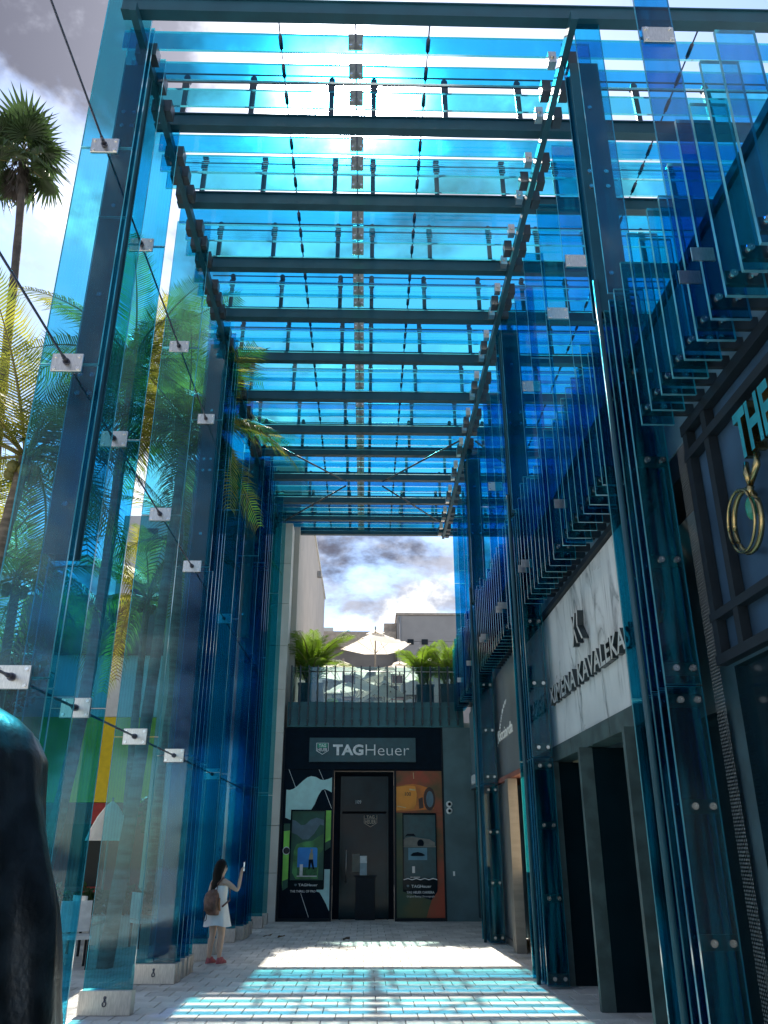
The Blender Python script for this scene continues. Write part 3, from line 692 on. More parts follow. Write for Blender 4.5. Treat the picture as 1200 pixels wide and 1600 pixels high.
    b = BM(); disc(b, (-2.07, Y+0.001, 1.68), (0,-1,0), 0.08, 0.012, 20); ob('lock', b, M['black'], t)
    # display box in the left window
    c = thing('window_display', 'dark display case with a golfer picture in the left shop window', 'display', (-1.5, Y, 0.7), 'display cases of the watch shop')
    ob('case', box(box(box(bx(-1.98, -1.95, Y-0.06, Y+0.004, 0.77, 2.69), -1.08, -1.055, Y-0.06, Y+0.004, 0.77, 2.69), -1.949, -1.081, Y-0.06, Y+0.004, 2.66, 2.69), -1.949, -1.081, Y-0.06, Y+0.004, 0.77, 0.97), M['black_gloss'], c)
    ob('case_back', bx(-1.949, -1.081, Y-0.004, Y+0.004, 0.971, 2.659), dg, c)
    b = BM(); slab(b, ((-1.945,2.45),(-1.85,2.42),(-1.7,2.31),(-1.6,2.32),(-1.45,2.45),(-1.3,2.5),(-1.1,2.44),(-1.1,2.3),(-1.2,2.33),(-1.35,2.1),(-1.5,1.96),(-1.65,1.95),(-1.8,2.07),(-1.945,2.12)), Y-0.010, 0.004); ob('case_print', b, slate, c)
    b = BM(); slab(b, ((-1.90,1.15),(-1.87,1.7),(-1.8,1.84),(-1.6,1.9),(-1.4,1.92),(-1.25,2.02),(-1.10,2.1),(-1.10,1.7),(-1.2,1.6),(-1.22,1.0),(-1.8,1.0)), Y-0.010, 0.004); ob('case_print', b, pm('green_print', (0.06, 0.25, 0.07), 0.45, 0, 0.4, 3), c)
    b = BM(); slab(b, ((-1.77,1.28),(-1.25,1.28),(-1.25,1.73),(-1.28,1.76),(-1.74,1.76),(-1.77,1.73)), Y-0.016, 0.004); ob('picture_sky', b, pm('blue_print', (0.01, 0.20, 0.60), 0.4, col2=(0.02, 0.30, 0.75), scale=2), c)
    b = BM(); slab(b, ((-1.77,1.08),(-1.25,1.08),(-1.25,1.278),(-1.77,1.278)), Y-0.016, 0.004); ob('picture_grass', b, pm('grass_print', (0.02, 0.13, 0.04), 0.5, 0, 0.4, 20), c)
    b = BM(); slab(b, ((-1.47,1.47),(-1.45,1.6),(-1.42,1.66),(-1.38,1.66),(-1.36,1.58),(-1.36,1.47)), Y-0.021, 0.004); slab(b, [(-1.40+math.cos(a)*0.03, 1.69+math.sin(a)*0.035) for a in [i*math.pi/5 for i in range(10)]], Y-0.021, 0.004); ob('golfer_top', b, pm('tan_print', (0.38, 0.34, 0.22), 0.5), c)
    b = BM(); slab(b, ((-1.47,1.468),(-1.36,1.468),(-1.32,1.23),(-1.36,1.23),(-1.41,1.40),(-1.44,1.23),(-1.48,1.23)), Y-0.021, 0.004); ob('golfer_trousers', b, navy, c)
    b = BM(); box(b, -1.77, -1.25, Y-0.06, Y-0.022, 1.055, 1.078); box(b, -1.70, -1.62, Y-0.04, Y-0.022, 1.08, 1.35); ob('shelf', b, M['letter_face'], c)
    put('lettering', text_mesh('lettering', 'TAGHeuer', 0.5, 0.06, 0.004, [white], bold=0.01), c, (-1.72, Y-0.061, 0.83), rot=FACE_S)
    b = BM(); slab(b, ((-1.82,0.885),(-1.76,0.885),(-1.76,0.85),(-1.79,0.83),(-1.82,0.85)), Y-0.064, 0.004); ob('case_emblem', b, slate, c)
    put('window_lettering', text_mesh('window_lettering', 'THE THRILL OF PRO', 0.66, 0.055, 0.003, [white], bold=0.02), t, (-1.93, Y+0.012, 0.68), rot=FACE_S)
    # right window poster
    org = pm('orange_print', (0.62, 0.17, 0.02), 0.45, 0, 0.25, 2.5); org2 = pm('amber_print', (0.80, 0.28, 0.02), 0.4, 0, 0.15, 2)
    dbr = pm('dark_brown_print', (0.07, 0.03, 0.02), 0.5, 0, 0.3, 3); rust = pm('rust_print', (0.48, 0.075, 0.03), 0.5, col2=(0.12, 0.09, 0.03), scale=1.2)
    mossy = pm('moss_print', (0.10, 0.10, 0.035), 0.5, col2=(0.035, 0.09, 0.05), scale=1.4)
    b = BM(); slab(b, ((0.84,3.70),(2.085,3.70),(2.085,2.62),(0.84,2.62)), Y+0.014); ob('poster', b, rust, t)
    b = BM(); slab(b, ((0.84,3.30),(1.0,3.34),(1.3,3.36),(1.5,3.33),(1.75,3.25),(1.86,3.05),(1.86,2.72),(0.84,2.64)), Y+0.010, 0.0035); ob('poster_car', b, org, t)
    b = BM(); slab(b, ((0.84,3.28),(1.1,3.32),(1.36,3.3),(1.4,3.1),(1.38,2.85),(1.3,2.72),(0.84,2.68)), Y+0.006, 0.0035); ob('poster_bonnet', b, org2, t)
    b = BM(); slab(b, [(1.74+math.cos(a)*0.16, 2.98+math.sin(a)*0.30) for a in [i*math.pi/10 for i in range(20)]], Y+0.006, 0.0035); slab(b, ((1.44,2.98),(1.56,3.02),(1.58,2.75),(1.46,2.72)), Y+0.006, 0.0035); ob('poster_wheel', b, dbr, t)
    b = BM(); slab(b, [(1.75+math.cos(a)*0.10, 2.97+math.sin(a)*0.21) for a in [i*math.pi/10 for i in range(20)]], Y+0.002, 0.0035); ob('poster_rim', b, slate, t)
    b = BM(); slab(b, ((1.2,3.24),(1.36,3.22),(1.36,3.19),(1.2,3.2)), Y+0.002, 0.0035); slab(b, ((0.86,2.80),(1.1,2.76),(1.1,2.745),(0.86,2.785)), Y+0.002, 0.0035); slab(b, ((1.30,3.66),(1.32,3.66),(1.33,3.5),(1.31,3.5)), Y+0.002, 0.0035); ob('poster_lamp', b, pm('cream_print', (0.7, 0.5, 0.25), 0.5), t)
    put('poster_lettering', text_mesh('poster_lettering', '100', 0.16, 0.10, 0.003, [dbr], bold=0.01), t, (1.08, Y+0.0055, 3.05), rot=FACE_S)
    b = BM(); slab(b, ((1.905,2.615),(2.085,2.615),(2.09,0.08),(1.6,0.08),(1.75,0.5),(1.905,0.7)), Y+0.014); ob('poster', b, rust, t)
    b = BM(); slab(b, ((0.84,2.615),(1.0,2.615),(1.0,0.7),(1.75,0.495),(1.595,0.08),(0.84,0.08)), Y+0.014); ob('poster', b, mossy, t)
    c = thing('window_display', 'dark display case with two small car pictures in the right shop window', 'display', (1.45, Y, 0.7), 'display cases of the watch shop')
    ob('case', box(box(box(bx(1.0, 1.03, Y-0.06, Y+0.004, 0.74, 2.6), 1.88, 1.905, Y-0.06, Y+0.004, 0.74, 2.6), 1.031, 1.879, Y-0.06, Y+0.004, 2.57, 2.6), 1.031, 1.879, Y-0.06, Y+0.004, 0.74, 1.02), M['black_gloss'], c)
    ob('case_back', bx(1.031, 1.879, Y-0.004, Y+0.004, 1.021, 2.569), tealg, c)
    b = BM(); slab(b, ((1.03,1.80),(1.03,1.95),(1.08,2.0),(1.25,2.02),(1.42,2.0),(1.72,1.96),(1.86,1.88),(1.86,1.80)), Y-0.010, 0.004); box(b, 1.03, 1.88, Y-0.03, Y-0.011, 1.765, 1.795); ob('car_picture', b, pm('grey_print', (0.2, 0.2, 0.17), 0.5), c)
    b = BM(); slab(b, [(1.48+math.cos(a)*0.09, 1.86+math.sin(a)*0.10) for a in [i*math.pi/8 for i in range(16)]], Y-0.015, 0.004); slab(b, ((1.06,2.02),(1.12,2.09),(1.3,2.1),(1.36,2.03),(1.3,2.04),(1.12,2.045)), Y-0.015, 0.004); ob('car_wheel', b, navy, c)
    b = BM(); slab(b, ((1.15,1.45),(1.65,1.45),(1.65,1.75),(1.15,1.75)), Y-0.020, 0.004); ob('photo_card', b, pm('pale_blue_print', (0.13, 0.30, 0.38), 0.5, 0, 0.15, 3), c)
    b = BM(); slab(b, ((1.2,1.57),(1.28,1.63),(1.4,1.65),(1.52,1.62),(1.6,1.57),(1.55,1.55),(1.25,1.55)), Y-0.025, 0.004); ob('photo_car', b, navy, c)
    b = BM(); box(b, 1.25, 1.32, Y-0.05, Y-0.01, 1.14, 1.30); box(b, 1.2, 1.45, Y-0.05, Y-0.01, 1.03, 1.05); ob('watch_stand', b, M['letter_face'], c)
    b = BM(); z0 = 0.97; zig = [(1.02 + 0.11*i, z0 + (0.03 if (i//1) % 2 else 0.0)) for i in range(9)]
    for (xa, za), (xb, zb) in zip(zig, zig[1:]): slab(b, ((xa,za),(xb,zb),(xb,zb+0.022),(xa,za+0.022)), Y-0.064, 0.003)
    ob('zigzag_line', b, white, c)
    put('lettering', text_mesh('lettering', 'TAGHeuer', 0.52, 0.07, 0.004, [white], bold=0.01), c, (1.22, Y-0.061, 0.79), rot=FACE_S)
    b = BM(); slab(b, ((1.10,0.86),(1.16,0.86),(1.16,0.825),(1.13,0.80),(1.10,0.825)), Y-0.064, 0.003); ob('case_emblem', b, slate, c)
    put('window_lettering', text_mesh('window_lettering', 'TAG HEUER CARRERA', 0.72, 0.06, 0.003, [white], bold=0.02), t, (1.1, Y+0.009, 0.65), rot=FACE_S)
    put('window_lettering', text_mesh('window_lettering', 'Original Racing Chronograph', 0.72, 0.055, 0.003, [white]), t, (1.1, Y+0.009, 0.55), rot=FACE_S)
    # name sign
    s = thing('shop_sign', 'dark teal board with white letters TAG Heuer over the shop door', 'sign', (0, Y, 3.9), 'signs of the shops')
    ob('board', bx(-1.55, 1.38, Y-0.07, Y-0.004, 3.93, 4.57), tealg, s)
    put('letters', text_mesh('letters', 'TAG', 0.84, 0.29, 0.03, [white], bold=0.035), s, (-0.90, Y-0.071, 4.10), rot=FACE_S)
    put('letters', text_mesh('letters', 'Heuer', 1.20, 0.29, 0.02, [white], bold=-0.012), s, (0.0, Y-0.071, 4.10), rot=FACE_S)
    def shield(x0, x1, zt, y, th):
        h = (x1-x0); m_ = (x0+x1)/2
        return slab(BM(), ((x0,zt),(x1,zt),(x1,zt-0.62*h),(m_,zt-0.92*h),(x0,zt-0.62*h)), y, th)
    ob('emblem', shield(-1.36, -1.02, 4.43, Y-0.078, 0.007), white, s)
    ob('emblem', shield(-1.345, -1.035, 4.42, Y-0.083, 0.0045), tealg, s)
    ob('emblem', slab(BM(), ((-1.33,4.415),(-1.05,4.415),(-1.05,4.30),(-1.33,4.30)), Y-0.088, 0.0045), pm('green_enamel', (0.02, 0.35, 0.20), 0.4), s)
    put('letters', text_mesh('letters', 'TAG', 0.2, 0.085, 0.004, [white], bold=0.02), s, (-1.29, Y-0.0885, 4.315), rot=FACE_S)
    put('letters', text_mesh('letters', 'HEUER', 0.27, 0.085, 0.004, [white], bold=0.02), s, (-1.325, Y-0.084, 4.205), rot=FACE_S)
    # cameras and switch on the grey wall
    for z, lb in ((2.84, 'upper'), (2.67, 'lower')):
        c = thing('security_camera', f'{lb} of two round white cameras on the grey wall', 'camera', (2.27, Y-0.02, z), 'cameras on the grey wall')
        b = BM(); loft(b, [[(2.27+math.cos(a)*r, yy, z+math.sin(a)*r) for a in [i*math.pi/8 for i in range(16)]] for yy, r in ((Y-0.021, 0.085), (Y-0.06, 0.085), (Y-0.09, 0.06))]); ob('housing', b, white, c)
        b = BM(); disc(b, (2.27, Y-0.088, z), (0,-1,0), 0.042, 0.012, 12); ob('lens', b, M['black_gloss'], c)
    c = ob('wall_switch', bx(2.32, 2.37, Y-0.05, Y-0.021, 1.07, 1.18), white); tag(c, 'small white switch box on the grey wall', 'switch')
watch_shop()

# ------------------------------------------------------------------ terrace over the watch shop
def terrace():
    Y = 23.3
    fascia = pm('teal_fascia', (0.035, 0.14, 0.16), 0.4, 0.2, 0.2, 2)
    slate = pm('terrace_floor', (0.33, 0.31, 0.28), 0.8)
    f = ob('terrace_deck', bx(-2.1, 9.0, Y+0.51, 44.0, 4.7, 5.05), slate); tag(f, kind='structure')
    t = thing('balustrade', 'terrace railing of dark blades and pale glass above the watch shop', 'railing', (0, Y, 4.9))
    ob('fascia', bx(-2.2, 2.75, Y+0.02, Y+0.5, 4.87, 5.56), fascia, t)
    bl = bx(-0.018, 0.018, -0.16, -0.005, 4.92, 6.56); me = mesh_of('blade', bl, M['dark_steel'])
    bb = BM()
    for z in (5.08, 5.42): disc(bb, (0.0, -0.161, z), (0,-1,0), 0.015, 0.015, 8); box(bb, -0.05, -0.0185, -0.05, 0.018, z-0.035, z+0.035); box(bb, 0.0185, 0.05, -0.05, 0.018, z-0.035, z+0.035)
    bm_ = mesh_of('blade_clip', bb, fascia)
    n = 20
    for i in range(n):
        x = -2.12 + i*0.247
        b = put('blade', me, t, (x, Y, 0)); put('blade_clip', bm_, b, (x, Y, 0))
        if i < n-1: pane('glass_pane', 0.235, 0.98, 'clear', t, (x+0.006, Y+0.02, 5.57), 0.015)
    ob('rail', tube(BM(), ((-2.15, Y-0.01, 6.42), (2.7, Y-0.01, 6.42)), 0.012, 6), M['plate'], t)
    # umbrellas
    cloth = pm('cream_canvas', (0.76, 0.70, 0.62), 0.9, 0, 0.06, 3, trans=0.45); polem = pm('umbrella_pole', (0.30, 0.26, 0.23), 0.5)
    def umbrella(x, y, za, hw, label, grp, zb=5.05, ang=0.3, drop=0.55):
        u = thing('umbrella', label, 'umbrella', (x, y, zb), grp)
        bm = BM(); ca, sa = math.cos(ang), math.sin(ang)
        def P(px, py, z): return (x + px*ca - py*sa, y + px*sa + py*ca, z)
        N_ = 6
        grid = {}
        for i in range(-N_, N_+1):
            for j in range(-N_, N_+1):
                a, b = i/N_, j/N_; m = max(abs(a), abs(b)); mn = min(abs(a), abs(b))
                z = za - drop*(m**0.92) + 0.10*m*(1-abs(mn/m if m else 0))*-0.9*m
                grid[i, j] = bm.verts.new(P(a*hw, b*hw, z))
        for i in range(-N_, N_):
            for j in range(-N_, N_):
                if max(abs(i+0.5), abs(j+0.5)) < 1: continue
                q = bm.faces.new((grid[i,j], grid[i+1,j], grid[i+1,j+1], grid[i,j+1])); q.smooth = True
        ob('canopy', bm, cloth, u)
        bm = BM(); v = [bm.verts.new(P(sx*hw*0.27, sy*hw*0.27, za-drop*0.12)) for sx, sy in ((1,1),(-1,1),(-1,-1),(1,-1))]; tp = bm.verts.new((x, y, za+0.07))
        for k in range(4): bm.faces.new((v[k], v[(k+1)%4], tp))
        ob('vent', bm, cloth, u)
        bm = BM(); tube(bm, ((x, y, zb), (x, y, za+0.16)), 0.026, 8); box(bm, x-0.25, x+0.25, y-0.25, y+0.25, zb, zb+0.06); ob('pole', bm, polem, u)
        for sx, sy in ((1,1),(-1,1),(-1,-1),(1,-1)):
            ob('rib', tube(BM(), (P(0, 0, za-0.03), P(sx*hw*0.97, sy*hw*0.97, za-drop-0.03)), 0.012, 5), polem, u)
            ob('strut', tube(BM(), ((x, y, za-0.75), P(sx*hw*0.5, sy*hw*0.5, za-drop*0.55-0.02)), 0.010, 5), polem, u)
        return u
    G_ = 'cream umbrellas on the terrace'
    umbrella(0.29, 26.4, 8.38, 0.88, 'tallest cream umbrella, in the middle of the terrace', G_, ang=0.42, drop=0.5)
    umbrella(-0.78, 27.3, 7.50, 0.72, 'cream umbrella behind the left planter palm, upper one there', G_, ang=0.2, drop=0.35)
    umbrella(-0.36, 25.4, 6.72, 0.75, 'low cream umbrella behind the left red backed chair', G_, ang=0.5, drop=0.5)
    umbrella(1.12, 27.3, 7.52, 0.85, 'cream umbrella in front of the tall grey wall, beside the right planter palm', G_, ang=0.1, drop=0.38)
    umbrella(0.62, 26.0, 6.98, 0.60, 'cream umbrella just left of the right red backed chair', G_, ang=0.7, drop=0.3)
    umbrella(0.55, 24.9, 6.42, 0.62, 'lowest cream umbrella, close behind the glass railing', G_, ang=0.4, drop=0.5)
    # chairs with red mesh backs
    red = pm('red_mesh', (0.50, 0.10, 0.08), 0.6, 0, 0.3, 60); dkf = M['frame']
    for x, y, lb in ((-0.53, 24.6, 'high chair with a red mesh back, left of the tall umbrella pole'), (0.95, 24.6, 'high chair with a red mesh back, right of the tall umbrella pole')):
        c = thing('chair', lb, 'chair', (x, y, 5.05), 'red backed chairs on the terrace')
        ob('backrest', bx(x-0.16, x+0.16, y+0.2, y+0.22, 6.38, 6.62), red, c)
        fr = BM()
        for sx in (-0.18, 0.18): tube(fr, ((x+sx, y+0.2, 5.9), (x+sx, y+0.21, 6.65)), 0.014, 6)
        tube(fr, ((x-0.18, y+0.21, 6.65), (x+0.18, y+0.21, 6.65)), 0.014, 6); tube(fr, ((x-0.18, y+0.21, 6.35), (x+0.18, y+0.21, 6.35)), 0.012, 6)
        ob('back_frame', fr, dkf, c)
        ob('seat', bx(x-0.2, x+0.2, y-0.2, y+0.2, 5.86, 5.9), red, c)
        for sx in (-0.17, 0.17):
            for sy in (-0.17, 0.17): ob('leg', tube(BM(), ((x+sx*1.15, y+sy*1.15, 5.05), (x+sx, y+sy, 5.86)), 0.014, 6), dkf, c)
        ob('armrest', box(bx(x-0.24, x-0.20, y-0.2, y+0.2, 6.05, 6.08), x+0.20, x+0.24, y-0.2, y+0.2, 6.05, 6.08), pm('armrest', (0.3, 0.2, 0.15), 0.5), c)
    for x, y, lb in ((-1.0, 24.7, 'small dark table by the left planter'), (0.2, 25.3, 'small dark table under the tall umbrella'), (1.5, 24.8, 'small dark table by the right planter')):
        c = thing('table', lb + ' on the terrace', 'table', (x, y, 5.05), 'tables on the terrace')
        ob('tabletop', bx(x-0.3, x+0.3, y-0.3, y+0.3, 5.95, 5.98), dkf, c); ob('leg', tube(BM(), ((x, y, 5.05), (x, y, 5.95)), 0.03, 8), dkf, c); ob('foot', bx(x-0.2, x+0.2, y-0.2, y+0.2, 5.05, 5.07), dkf, c)
    y_pillow = thing('cushion', 'bright lime cushion on the terrace beside the left planter', 'cushion', (-1.0, 24.35, 5.9))
    bm = BM(); bmesh.ops.create_uvsphere(bm, u_segments=12, v_segments=8, radius=0.16, matrix=Matrix.Translation((-1.0, 24.35, 5.72)) @ Matrix.Diagonal((1.2, 0.9, 0.8, 1))); ob('cover', bm, pm('lime_fabric', (0.45, 0.58, 0.03), 0.8), y_pillow)
    bm = bx(-1.2, -0.8, 24.2, 24.5, 5.05, 5.58); ob('stool', bm, M['bronze'], y_pillow)
terrace()

# ------------------------------------------------------------------ buildings around
def buildings():
    pale = pm('pale_limestone', (0.56, 0.55, 0.51), 0.75, 0, 0.07, 1.5, bump=0.05); beige = pm('beige_stucco', (0.46, 0.41, 0.36), 0.85, 0, 0.06, 1.2)
    t = thing('beige_building', 'pale stone pillar and beige wall left of the watch shop', 'building', (-3, 24, 0))
    z = 0.0
    for i, h in enumerate((1.15, 1.15, 1.2, 1.2, 1.2, 1.25, 1.25, 1.25, 1.3)):
        ob('stone_block', bx(-2.80, -2.28, 23.2, 23.9, z, z+h-0.012), pale, t); z += h
    ob('wall', bx(-6.0, -2.12, 23.92, 39.5, 0, 13.3), beige, t)
    ob('coping', bx(-6.05, -2.07, 23.9, 39.55, 13.303, 13.42), pale, t)
    for y in (27.0, 33.0): ob('wall_lamp', bx(-2.118, -1.95, y, y+0.2, 12.4, 12.65), M['bronze'], t)
    grey = pm('grey_block_wall', (0.28, 0.275, 0.275), 0.85, 0, 0.05, 1.2); band = pm('tan_cornice', (0.36, 0.31, 0.26), 0.8); dkwin = M['black_gloss']
    t = thing('grey_building', 'plain grey building with a taller right half behind the terrace', 'building', (2, 45, 0))
    for k in range(6): ob('wall_course', bx(1.72, 12, 45, 60, 5.0 + k*1.5, 5.0 + (k+1)*1.5 - 0.02), grey, t)
    ob('parapet', bx(1.66, 12.05, 44.94, 60, 14.0, 14.12), band, t)
    ob('low_wall', bx(-6, 1.70, 45.6, 60, 0, 12.2), pm('dark_grey_wall', (0.17, 0.165, 0.16), 0.85, 0, 0.1, 1), t)
    ob('cornice', bx(-6, 1.69, 45.2, 60, 12.203, 13.1), band, t)
    ob('ledge', bx(-6, 1.69, 45.0, 45.59, 10.3, 10.55), grey, t)
    for x in (-1.6, -0.2, 1.0): ob('window', bx(x, x+0.9, 45.5, 45.59, 7.6, 10.0), dkwin, t)
    for x, w in ((2.6, 1.1), (4.2, 0.8), (-3.2, 1.2)):
        u_ = ob('roof_unit', bx(x, x+w, 47.5, 48.6, 13.103 if x < 0 else 14.123, 13.9 if x < 0 else 14.75), M['shoe'], t)
    for x in (2.3, 3.1): ob('vent', bx(x, x+0.35, 44.95, 44.998, 12.3, 12.6), M['frame'], t)
    ob('downpipe', tube(BM(), ((1.9, 44.95, 5.0), (1.9, 44.95, 13.9)), 0.06, 8), grey, t)
    ob('chimney_block', bx(1.0, 1.71, 45.7, 48, 13.105, 13.7), band, t)
    # painted wall in the garden
    t = thing('painted_building', 'low garden building with white, yellow and red painted bands', 'building', (-10, 34, 0))
    ob('red_band', bx(-15, -5.6, 34.0, 40, 0, 3.38), pm('red_paint', (0.38, 0.03, 0.025), 0.6), t)
    ob('yellow_band', bx(-15, -5.6, 33.98, 40, 3.40, 6.66), pm('yellow_paint', (0.80, 0.58, 0.01), 0.6, 0, 0.05), t)
    ob('white_band', bx(-15, -5.6, 33.99, 40, 6.68, 9.2), pm('white_paint_wall', (0.74, 0.74, 0.70), 0.6, 0, 0.04), t)
    ob('roof', bx(-15.3, -5.3, 33.7, 40, 9.203, 9.45), pm('brown_roof', (0.09, 0.07, 0.06), 0.8), t)
    ob('attic', bx(-15, -5.6, 34.6, 40, 9.453, 12.0), pm('brown_wall', (0.14, 0.115, 0.10), 0.8), t)
    for x in (-14.2, -11.6, -7.2): ob('window', bx(x, x+1.6, 33.93, 33.975, 0.4, 2.6), dkwin, t)
    t = thing('tall_building', 'tall light grey building behind the palms on the left', 'building', (-11, 50, 0))
    ob('wall', bx(-16, -8.6, 50, 60, 0, 22), pm('light_grey_wall', (0.33, 0.34, 0.36), 0.8, 0, 0.05, 0.6), t)
    for z in (13.5, 16.5, 19.5):
        for x in (-15, -12.7, -10.4): ob('window', bx(x, x+1.3, 49.95, 49.99, z, z+1.6), dkwin, t)
buildings()

# ------------------------------------------------------------------ palms and trees
LEAF = {'coco': pm('coconut_leaf', (0.055, 0.095, 0.018), 0.5, 0, 0.3, 1.5, trans=0.65, col2=(0.26, 0.25, 0.03)),  # second coconut colour paints in the yellow glow of sunlit fronds
        'fan': pm('fan_palm_leaf', (0.035, 0.065, 0.02), 0.5, 0, 0.3, 2, trans=0.35), 'dry': pm('dry_leaf', (0.20, 0.13, 0.05), 0.8, 0, 0.3, 4, trans=0.3),
        'areca': pm('areca_leaf', (0.12, 0.20, 0.015), 0.5, 0, 0.25, 2, trans=0.5), 'tree': pm('tree_leaf', (0.035, 0.07, 0.02), 0.6, 0, 0.4, 0.9, trans=0.35),
        'grey': pm('grey_green_leaf', (0.10, 0.13, 0.09), 0.6, 0, 0.3, 1, trans=0.3)}
BARK = pm('palm_bark', (0.17, 0.14, 0.115), 0.9, 0, 0.35, 2, bump=0.5, bscale=12, stretch=(1, 1, 6)); DARKBARK = pm('dark_bark', (0.06, 0.05, 0.045), 0.9, 0, 0.3, 4, bump=0.4, bscale=20)
RIB = pm('frond_rib', (0.20, 0.17, 0.05), 0.6)
def frond_mesh(name, length, droop, leaf, n=54, ll=0.80, wid=0.031, mat='coco', up=0.25):
    bm = BM(); pts = []
    for i in range(13):
        a = i/12; pts.append(Vector((length*(a - 0.12*a*a*droop), 0, up*length*a - droop*length*0.75*a**2.2)))
    tube(bm, pts, [0.035*(1-0.9*i/12) for i in range(13)], 5, 1)
    def at(a):
        k = min(int(a*12), 11); f = a*12 - k; return pts[k].lerp(pts[k+1], f), (pts[k+1]-pts[k]).normalized()
    for i in range(n):
        a = 0.12 + 0.87*i/(n-1); p, d = at(a)
        l = ll*length/3.2*math.sin(math.pi*min(0.12+a*0.82, 1.0))**0.6*random.uniform(0.85, 1.1)
        for s in (-1, 1):
            side = Vector((0, s, 0)); hang = random.uniform(0.15, 0.65)*droop**0.5
            tip = p + (side*0.86 + d*0.55).normalized()*l*(1-0.2*hang) + Vector((0, 0, -l*hang*0.8))
            mid = p + (side*0.86 + d*0.45).normalized()*l*0.5 + Vector((0, 0, 0.02 - l*hang*0.2))
            w = d*wid*random.uniform(0.8, 1.2)
            v = [bm.verts.new(q) for q in (p-w*0.5, p+w*0.5, mid+w*0.55, tip, mid-w*0.55)]
            bm.faces.new((v[0], v[1], v[2], v[4])); bm.faces.new((v[4], v[2], v[3]))
    me = mesh_of(name, bm, [LEAF[mat], RIB])
    return me
FR = [frond_mesh('frond', 3.2, dr, 0) for dr in (0.35, 0.6, 0.9, 1.25)]
FRD = frond_mesh('frond', 3.0, 1.5, 0, mat='dry', ll=0.8)
def trunk_bm(base, top, r0, r1, bend=0.4, rings=True):
    bm = BM(); b, t = Vector(base), Vector(top); pts = []; rr = []
    n = 26
    for i in range(n+1):
        a = i/n; p = b.lerp(t, a) + Vector((bend*math.sin(a*math.pi)*0.6, bend*0.3*math.sin(a*2*math.pi), 0)); pts.append(p)
        rr.append((r0 + (r1-r0)*a**0.6)*(1.0 + (0.06 if i % 2 else -0.03)))
    tube(bm, pts, rr, 9); return bm
def coco_palm(base, top, label, nf=17, sc=1.0, seed=0, avoid=None):
    rnd = random.Random(seed)
    t = thing('palm_tree', label, 'palm tree', base, 'coconut palms beyond the left glass fins')
    ob('trunk', trunk_bm(base, top, 0.17*sc, 0.10*sc, rnd.uniform(-0.5, 0.5)), BARK, t)
    for i in range(nf):
        az = i*2.39996 + rnd.uniform(-0.2, 0.2); a = i/nf
        el = R(68 - 95*a + rnd.uniform(-8, 8))
        me = FR[min(3, int(a*4))] if (a < 0.93 or rnd.random() < 0.3) else FRD
        put('frond', me, t, top, rot=(rnd.uniform(-0.35, 0.35), -el*0.75, az), scale=(sc*rnd.uniform(0.85, 1.1),)*3)
    bm = BM()
    for i in range(6):
        a = i*1.05; bmesh.ops.create_icosphere(bm, subdivisions=2, radius=0.11*sc, matrix=Matrix.Translation(Vector(top) + Vector((math.cos(a)*0.22, math.sin(a)*0.22, -0.28-0.08*(i % 2)))))
    ob('coconut_bunch', bm, pm('coconut', (0.16, 0.15, 0.04), 0.5) if 'coconut' not in bpy.data.materials else bpy.data.materials['coconut'], t)
coco_palm((-6.6, 13.6, -0.05), (-6.5, 14.0, 8.6), 'coconut palm at the far left with big fronds outside the first glass fin', 20, 1.1, 1)
coco_palm((-6.25, 16.9, -0.05), (-5.5, 16.4, 12.2), 'tall coconut palm seen through the nearest lined glass fin', 18, 1.0, 2)
coco_palm((-3.95, 19.5, -0.05), (-5.1, 20.0, 12.6), 'tall coconut palm with a yellow lit trunk in the gap between two glass fins', 19, 1.05, 3)
coco_palm((-5.6, 23.6, -0.05), (-5.2, 23.4, 10.2), 'coconut palm with a trunk in front of the striped painted building', 18, 1.0, 4)
coco_palm((-4.1, 14.7, -0.05), (-3.75, 14.9, 9.7), 'coconut palm whose yellowish fronds droop between the left fins into the passage', 20, 0.80, 5)
coco_palm((-8.4, 18.5, -0.05), (-8.2, 18.4, 7.6), 'shorter coconut palm behind the fan palm trunk', 18, 1.0, 6)
coco_palm((-6.9, 26.0, -0.05), (-7.3, 26.3, 9.4), 'coconut palm farther back before the painted building', 16, 1.0, 7)
coco_palm((-9.4, 15.0, -0.05), (-9.0, 15.2, 7.0), 'leftmost low coconut palm, partly outside the frame', 16, 1.1, 8)

